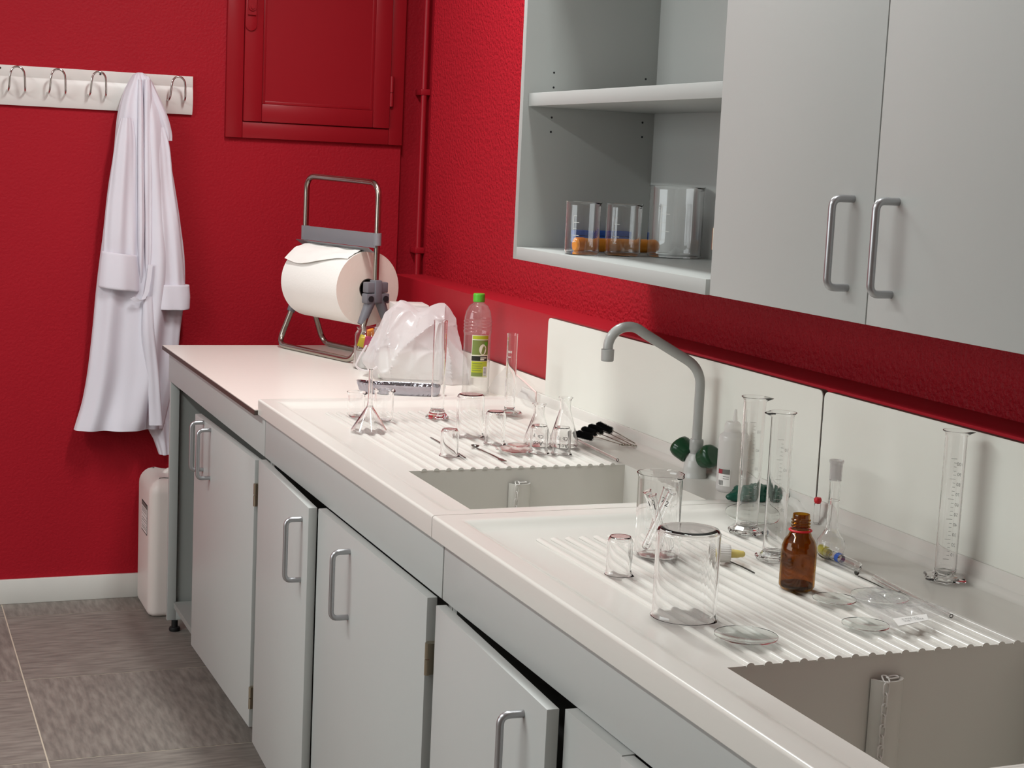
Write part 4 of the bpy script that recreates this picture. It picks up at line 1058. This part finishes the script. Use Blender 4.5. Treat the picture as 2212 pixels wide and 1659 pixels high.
# ---- crumpled white plastic bag
P0 = onz(WZ, 930, 818); k_ = ppm(P0)
t = thing('plastic_bag', 'crumpled thin white plastic bag heaped on the far worktop', 'plastic bag', P0); O4 = Vector(t.location)
def bl(py, xl, xr, hd, dz=0):
    z = hz(P0.x, P0.y, py); pc = pr((P0.x, P0.y, z))[0]; kk = ppm((P0.x, P0.y, z))
    return (Vector((P0.x, P0.y, z))+E_*(((xl+xr)/2-pc)/kk), (xr-xl)/2/kk, hd)
lev = [bl(*q) for q in ((826, 806, 1068, .105), (815, 800, 1080, .115), (797, 786, 1078, .120), (780, 777, 1062, .118), (760, 786, 1032, .112), (738, 797, 1010, .100), (715, 809, 990, .088), (695, 819, 977, .074), (678, 829, 968, .058), (665, 843, 960, .040), (658, 868, 945, .022), (656, 895, 925, .006))]
lev[0] = (Vector((lev[0][0].x, lev[0][0].y, WZ+.0015)), lev[0][1], lev[0][2])
def bagfold(s_, a, p, hw, hd):
    w = Vector((p.x, p.y, p.z*.6))
    w = w+Vector((noise.noise(w*6), noise.noise(w*6+Vector((3, 1, 0))), noise.noise(w*6+Vector((0, 5, 2)))))*.03
    w2 = Vector((w.x, w.y, w.z*.55))
    d1 = noise.voronoi(w2*7.0)[0]; d2 = noise.voronoi(w2*17+Vector((2, 4, 1)))[0]
    r1 = math.exp(-6*(d1[1]-d1[0])); r2 = math.exp(-6*(d2[1]-d2[0])); lat = (p-P0).dot(E_)
    env = min(1, s_*4+.3)
    k = (.030*r1+.008*r2-.012+.010*noise.noise(w*5))*env*(1-.3*s_)
    dz = .014*math.cos(2*math.pi*(lat-.012)/.095)*s_**3+.010*(r1-.5)*s_-.008*s_
    return Vector((math.cos(a)*E_.x+math.sin(a)*DD.x, math.cos(a)*E_.y+math.sin(a)*DD.y, 0))*k+Vector((0, 0, dz))
b = loft(lev, 200, 110, bagfold, ex=E_, ey=DD, org=O4, cap1=True)
b.v = [(min(x, -.128-O4.x), y, max(z, .001)) for x, y, z in b.v]
b.obj('bag_film', G_BAG, t, smooth=40)
rg = random.Random(5)
b = MB(); pa = P0+E_*(-.10)-DD*.02
MB().box(-.085, .085, -.055, .055, .004, .075).obj('box_inside', mat('pale_box', srgb(220, 222, 214), .6), t, bevel=.003)
_bi = bpy.data.objects['box_inside']; _bi.rotation_euler = (0, 0, math.radians(-22)); _bi.location = (-.055, .012, 0)
# bag handle loop drooping towards the jar
hp = [onz(WZ+.0, 0, 0) for _ in range(0)]
lp = [bl(py, xx, xx+1, .1)[0]-O4 for py, xx in ((742, 800), (765, 786), (786, 776), (793, 784), (796, 797), (794, 812), (786, 822))]
lp = [p-DD*.112 for p in lp]
b = MB(); b.tube(fillet(lp, .01, 3), .0028, 8); b.obj('bag_handle', G_BAG, t, smooth=60)

# ---- clear bottle with green cap
P = onz(WZ, 1026, 852); t = thing('plastic_bottle', 'clear ribbed plastic bottle with green cap and green food label', 'bottle', P)
rb = 30.5/ppm(P)
def Zb(py): return hz(P.x, P.y, py)-WZ
zt = Zb(634); zc0 = Zb(651)
o = [(0, .003), (rb*.75, 0), (rb*.95, .003), (rb*.97, .010), (rb*.93, .018), (rb*.95, .026)]
z0, z1 = Zb(812), Zb(722)
o += [(rb*.95, z0), (rb*.95, z1)]
nr = 4
for k in range(nr):
    za = Zb(718)+(Zb(690)-Zb(718))*k/nr; dz = (Zb(690)-Zb(718))/nr
    o += [(rb, za+dz*.2), (rb, za+dz*.6), (rb*.94, za+dz*.9)]
o += [(rb*.97, Zb(688)), (rb*.86, Zb(672)), (rb*.66, Zb(660)), (.0150, Zb(655)), (.0128, zc0-.001), (.0128, zt-.006)]
MB().lathe(wall_prof(o, .0009), 40).obj('bottle_body', G_PET, t, smooth=45)
MB().lathe([(.0145, zc0-.001), (.0152, zc0), (.0152, zt-.002), (.0140, zt), (.0002, zt), (.0002, zt-.002), (.0135, zt-.003), (.0135, zc0-.001)], 32).obj('cap', M_GCAP, t, smooth=40)
ac = toward(P.x, P.y)+.28; hw_ = .66; zl0, zl1 = Zb(812), Zb(721)
def lab(name, m, za, zb, a0, a1, off, par):
    b = MB(); arc_strip(b, rb*.95+off, (za+zb)/2, zb-za, ac+a0*hw_, ac+a1*hw_, 10); return b.obj(name, m, par, smooth=60)
lb = lab('label', M_CREAM, zl0, zl1, -1, 1, .0006, t); H = zl1-zl0
lab('label_top_band', M_LIME, zl0+H*.905, zl0+H*.985, -.94, .94, .0009, lb)
lab('label_photo', M_OLIVE, zl0+H*.54, zl0+H*.88, -.94, .94, .0009, lb)
b = MB(); vv = []
for k in range(20):
    a = 2*math.pi*k/20; aa = ac+hw_*(.25+.42*math.cos(a)); z = zl0+H*(.665+.125*math.sin(a)); vv.append(((rb*.95+.0012)*math.cos(aa), (rb*.95+.0012)*math.sin(aa), z))
b.add(vv, [tuple(range(20))]); b.obj('label_apple', M_CREAM, lb)
lab('label_apple_leaf', M_GCAP, zl0+H*.76, zl0+H*.84, .45, .85, .0012, lb)
lab('label_name_band', M_BLAB, zl0+H*.395, zl0+H*.51, -.98, .90, .0009, lb)
lab('label_name_print', M_CREAM, zl0+H*.455, zl0+H*.48, .0, .75, .0012, lb); lab('label_name_print', M_CREAM, zl0+H*.415, zl0+H*.438, .0, .45, .0012, lb)
lab('label_small_print_block', M_LIME, zl0+H*.03, zl0+H*.385, -.96, .86, .0009, lb)
lab('label_olive_band', M_OLIVE, zl0+H*.03, zl0+H*.12, -.96, .3, .0011, lb)
for k in range(4): lab('label_print_line', M_OLIVE, zl0+H*(.16+.055*k), zl0+H*(.175+.055*k), -.85, .15+.1*(k % 2), .0012, lb)
bc = lab('label_barcode', M_LABEL, zl0+H*.04, zl0+H*.26, .36, .84, .0013, lb)
for k in range(6): lab('barcode_bar', M_INKG, zl0+H*(.055+.032*k), zl0+H*(.07+.032*k), .42, .78, .0016, lb)

# ---- aluminium tray
Pf = onz(WZ, 866, 851); t = thing('foil_tray', 'shiny fluted aluminium foil tray lying behind the far sink', 'tray', Pf, math.atan2(E_.y, E_.x))
kx = ppm(Pf); A2 = 96/kx; B2 = .034; hT = .026
b = MB(); seg = 120
def ring(sc_, z, rip):
    for k in range(seg):
        a = 2*math.pi*k/seg; f = 1+rip*math.cos(40*a); ca, sa = math.cos(a), math.sin(a)
        b.v.append((A2*sc_*f*math.copysign(abs(ca)**.7, ca), B2*sc_*f*math.copysign(abs(sa)**.7, sa), z+(.010*max(0, -ca-.55) if z > .01 else 0)))
for (sc_, z, rip) in ((.80, .0, 0), (.84, .001, .004), (.90, .008, .05), (.95, .021, .05), (.97, hT-.001, .008), (1.0, hT, 0), (1.0, hT-.0015, 0), (.965, hT-.003, .006), (.935, .021, .05), (.88, .008, .05), (.83, .003, .004), (.78, .002, 0)): ring(sc_, z, rip)
nr = 12
b.f = [(i*seg+k, i*seg+(k+1) % seg, (i+1)*seg+(k+1) % seg, (i+1)*seg+k) for i in range(nr-1) for k in range(seg)]+[tuple(reversed(range(seg))), tuple((nr-1)*seg+k for k in range(seg))]
b.obj('tray_shell', M_FOIL, t, smooth=40)

# ---- folded clear sheet by the upstand
tp = [onx(-.131, *c) for c in ((1092, 792), (1112, 806), (1135, 826), (1158, 848))]+[onz(SZ+.004, 1180, 868)]
bt_ = [onz(WZ+.004, 1096, 846)]+[onz(WZ+.010, 1112, 852), onz(SZ+.004, 1132, 862), onz(SZ+.003, 1150, 870), onz(SZ+.0025, 1166, 874)]
t = thing('plastic_sheet', 'clear plastic sheet with reflected pink painted on its edge, sagging between the upstand and the far sink', 'plastic sheet', tp[2]); O5 = Vector(t.location)
b = MB(); m_ = 8
for p, q2 in zip(tp, bt_):
    p = Vector((min(p.x, -.131), p.y, p.z))
    for j in range(m_+1):
        s_ = j/m_; w = p*(1-s_)+q2*s_; w.z = max(w.z+.008*math.sin(math.pi*s_)*math.sin(3*s_+p.y*40), (SZ if w.y < Y1+.004 else WZ)+.0015); w.x = min(w.x, -.131); b.v.append(tuple(w-O5))
b.f = [(i*(m_+1)+j, i*(m_+1)+j+1, (i+1)*(m_+1)+j+1, (i+1)*(m_+1)+j) for i in range(len(tp)-1) for j in range(m_)]
b.obj('film', G_FILM, t, smooth=60)
bb = MB(); bb.tube([tuple(Vector((min(p.x, -.131), p.y, p.z))-O5) for p in tp], .0022, 8); bb.obj('folded_edge', mat('film_edge_red_reflection', srgb(226, 200, 194), .35), t, smooth=60)  # pink reflection of the red wall put into the edge colour

# ---- jerrycan beside the bench end
t = thing('jerrycan', 'milky plastic jerrycan with a gridded label standing on the floor at the bench end', 'jerrycan', (-.66, -.145, 0)); O6 = Vector(t.location)
x0, x1, y0, y1, hh = -.800, -.535, -.272, -.020, .452
bm = bmesh.new(); bmesh.ops.create_cube(bm, size=1)
for vtx in bm.verts:
    vtx.co = Vector(((x0+x1)/2+vtx.co.x*(x1-x0), (y0+y1)/2+vtx.co.y*(y1-y0), hh/2+vtx.co.z*hh))-O6
bmesh.ops.bevel(bm, geom=[e for e in bm.edges if abs((e.verts[0].co-e.verts[1].co).z) > .1], offset=.034, segments=7, affect='EDGES', profile=.5)
bmesh.ops.bevel(bm, geom=[e for e in bm.edges if e.calc_face_angle(0) > 1.2 and e.verts[0].co.z > hh*.9 and e.verts[1].co.z > hh*.9], offset=.05, segments=7, affect='EDGES', profile=.5)
bmesh.ops.bevel(bm, geom=[e for e in bm.edges if e.calc_face_angle(0) > 1.2 and e.verts[0].co.z < .01 and e.verts[1].co.z < .01], offset=.018, segments=4, affect='EDGES', profile=.5)
for vtx in bm.verts:
    if vtx.co.z > hh*.86 and vtx.co.x > -.04: vtx.co.z -= .02*ss(-.04, .0, vtx.co.x)
me = bpy.data.meshes.new('can_body'); bm.to_mesh(me); bm.free(); me.shade_smooth(); me.set_sharp_from_angle(angle=math.radians(50)); me.materials.append(M_CAN)
o = bpy.data.objects.new('can_body', me); COL.objects.link(o); o.parent = t
MB().tube(fillet([(-.075, -.0, hh-.012), (-.06, 0, hh+.004), (.03, 0, hh+.004), (.05, 0, hh-.03)], .02, 5), .012, 14).obj('carry_handle', M_CAN, t, smooth=60)
MB().lathe([(.0002, .03), (.026, .03), (.028, .027), (.028, 0), (.0002, 0)], 28, (.085, 0, hh-.03)).obj('screw_cap', M_CAN, t, smooth=40)
def lq(px, py): return onx(x0-.0006, px, py)
ly = [-.118, -.226]; zt_, zb_ = .345, .245
zt_ = onx(x0, 320, 1094).z; zb_ = onx(x0, 318, 1158).z
b = MB(); b.box(x0-.0008-O6.x, x0-.0001-O6.x, ly[0]-O6.y, ly[1]-O6.y, zb_, zt_); lb = b.obj('label', M_INK, t)
yA, yB = sorted(ly); hL = zt_-zb_
for (f0, f1, mm) in ((.86, .97, M_INKG), (.58, .84, M_LABEL), (.28, .56, M_LABEL), (.04, .26, M_LABEL)):
    MB().box(x0-.0014-O6.x, x0-.0006-O6.x, yA+.003-O6.y, yB-.003-O6.y, zb_+hL*f0, zb_+hL*f1).obj('label_field', mm, lb)
for f0 in (.66, .72, .78, .36, .44, .12, .18):
    MB().box(x0-.0016-O6.x, x0-.0010-O6.x, yA+.008-O6.y, yB-.012-O6.y, zb_+hL*f0, zb_+hL*f0+.0022).obj('label_line', M_INKG, lb)

# ---- inside the wall cabinet
Ao, Bo = onz(SB, 1238, 545), onz(SB, 1418, 548); ro = .0145; an = math.atan2(Bo.y-Ao.y, Bo.x-Ao.x); L_ = (Bo-Ao).length
t = thing('orange_tube', 'orange plastic tube lying behind the two small beakers in the wall cabinet', 'tube', (Ao.x, Ao.y, SB), an)
s0 = MB(); s0.lathe([(.0002, 0), (ro*.8, 0), (ro, .003), (ro, L_-.010), (ro*.8, L_-.003), (ro*.4, L_), (.0002, L_)], 28)
b = MB(); b.add([(z, x, y+ro+.0014) for x, y, z in s0.v], s0.f); b.obj('tube_body', M_ORNG, t, smooth=45)
s0 = MB(); s0.lathe([(ro+.0001, .0), (ro+.0012, .001), (ro+.0012, .020), (ro+.0001, .021)], 28); b = MB(); b.add([(z+.004, x, y+ro+.0014) for x, y, z in s0.v], s0.f); b.obj('cap_band', mat('deep_orange_plastic', srgb(204, 112, 20), .3), t, smooth=45)
Ab, Bb = onz(SB, 1236, 538), Vector((-.055, 0, SB)); Bb.y = Ab.y+(Bb.x-Ab.x)*math.tan(an); hB = hz(Ab.x, Ab.y, 497)-SB; L_ = (Bb-Ab).length
t = thing('blue_box', 'flat blue plastic box standing at the back of the open wall cabinet', 'box', Ab, an)
MB().box(0, L_, 0, .022, 0, hB-.012).obj('box_body', M_BLUE, t, bevel=.0015)
MB().box(-.001, L_+.001, -.001, .023, hB-.0115, hB).obj('box_lid', M_BLUE, t, bevel=.0015)
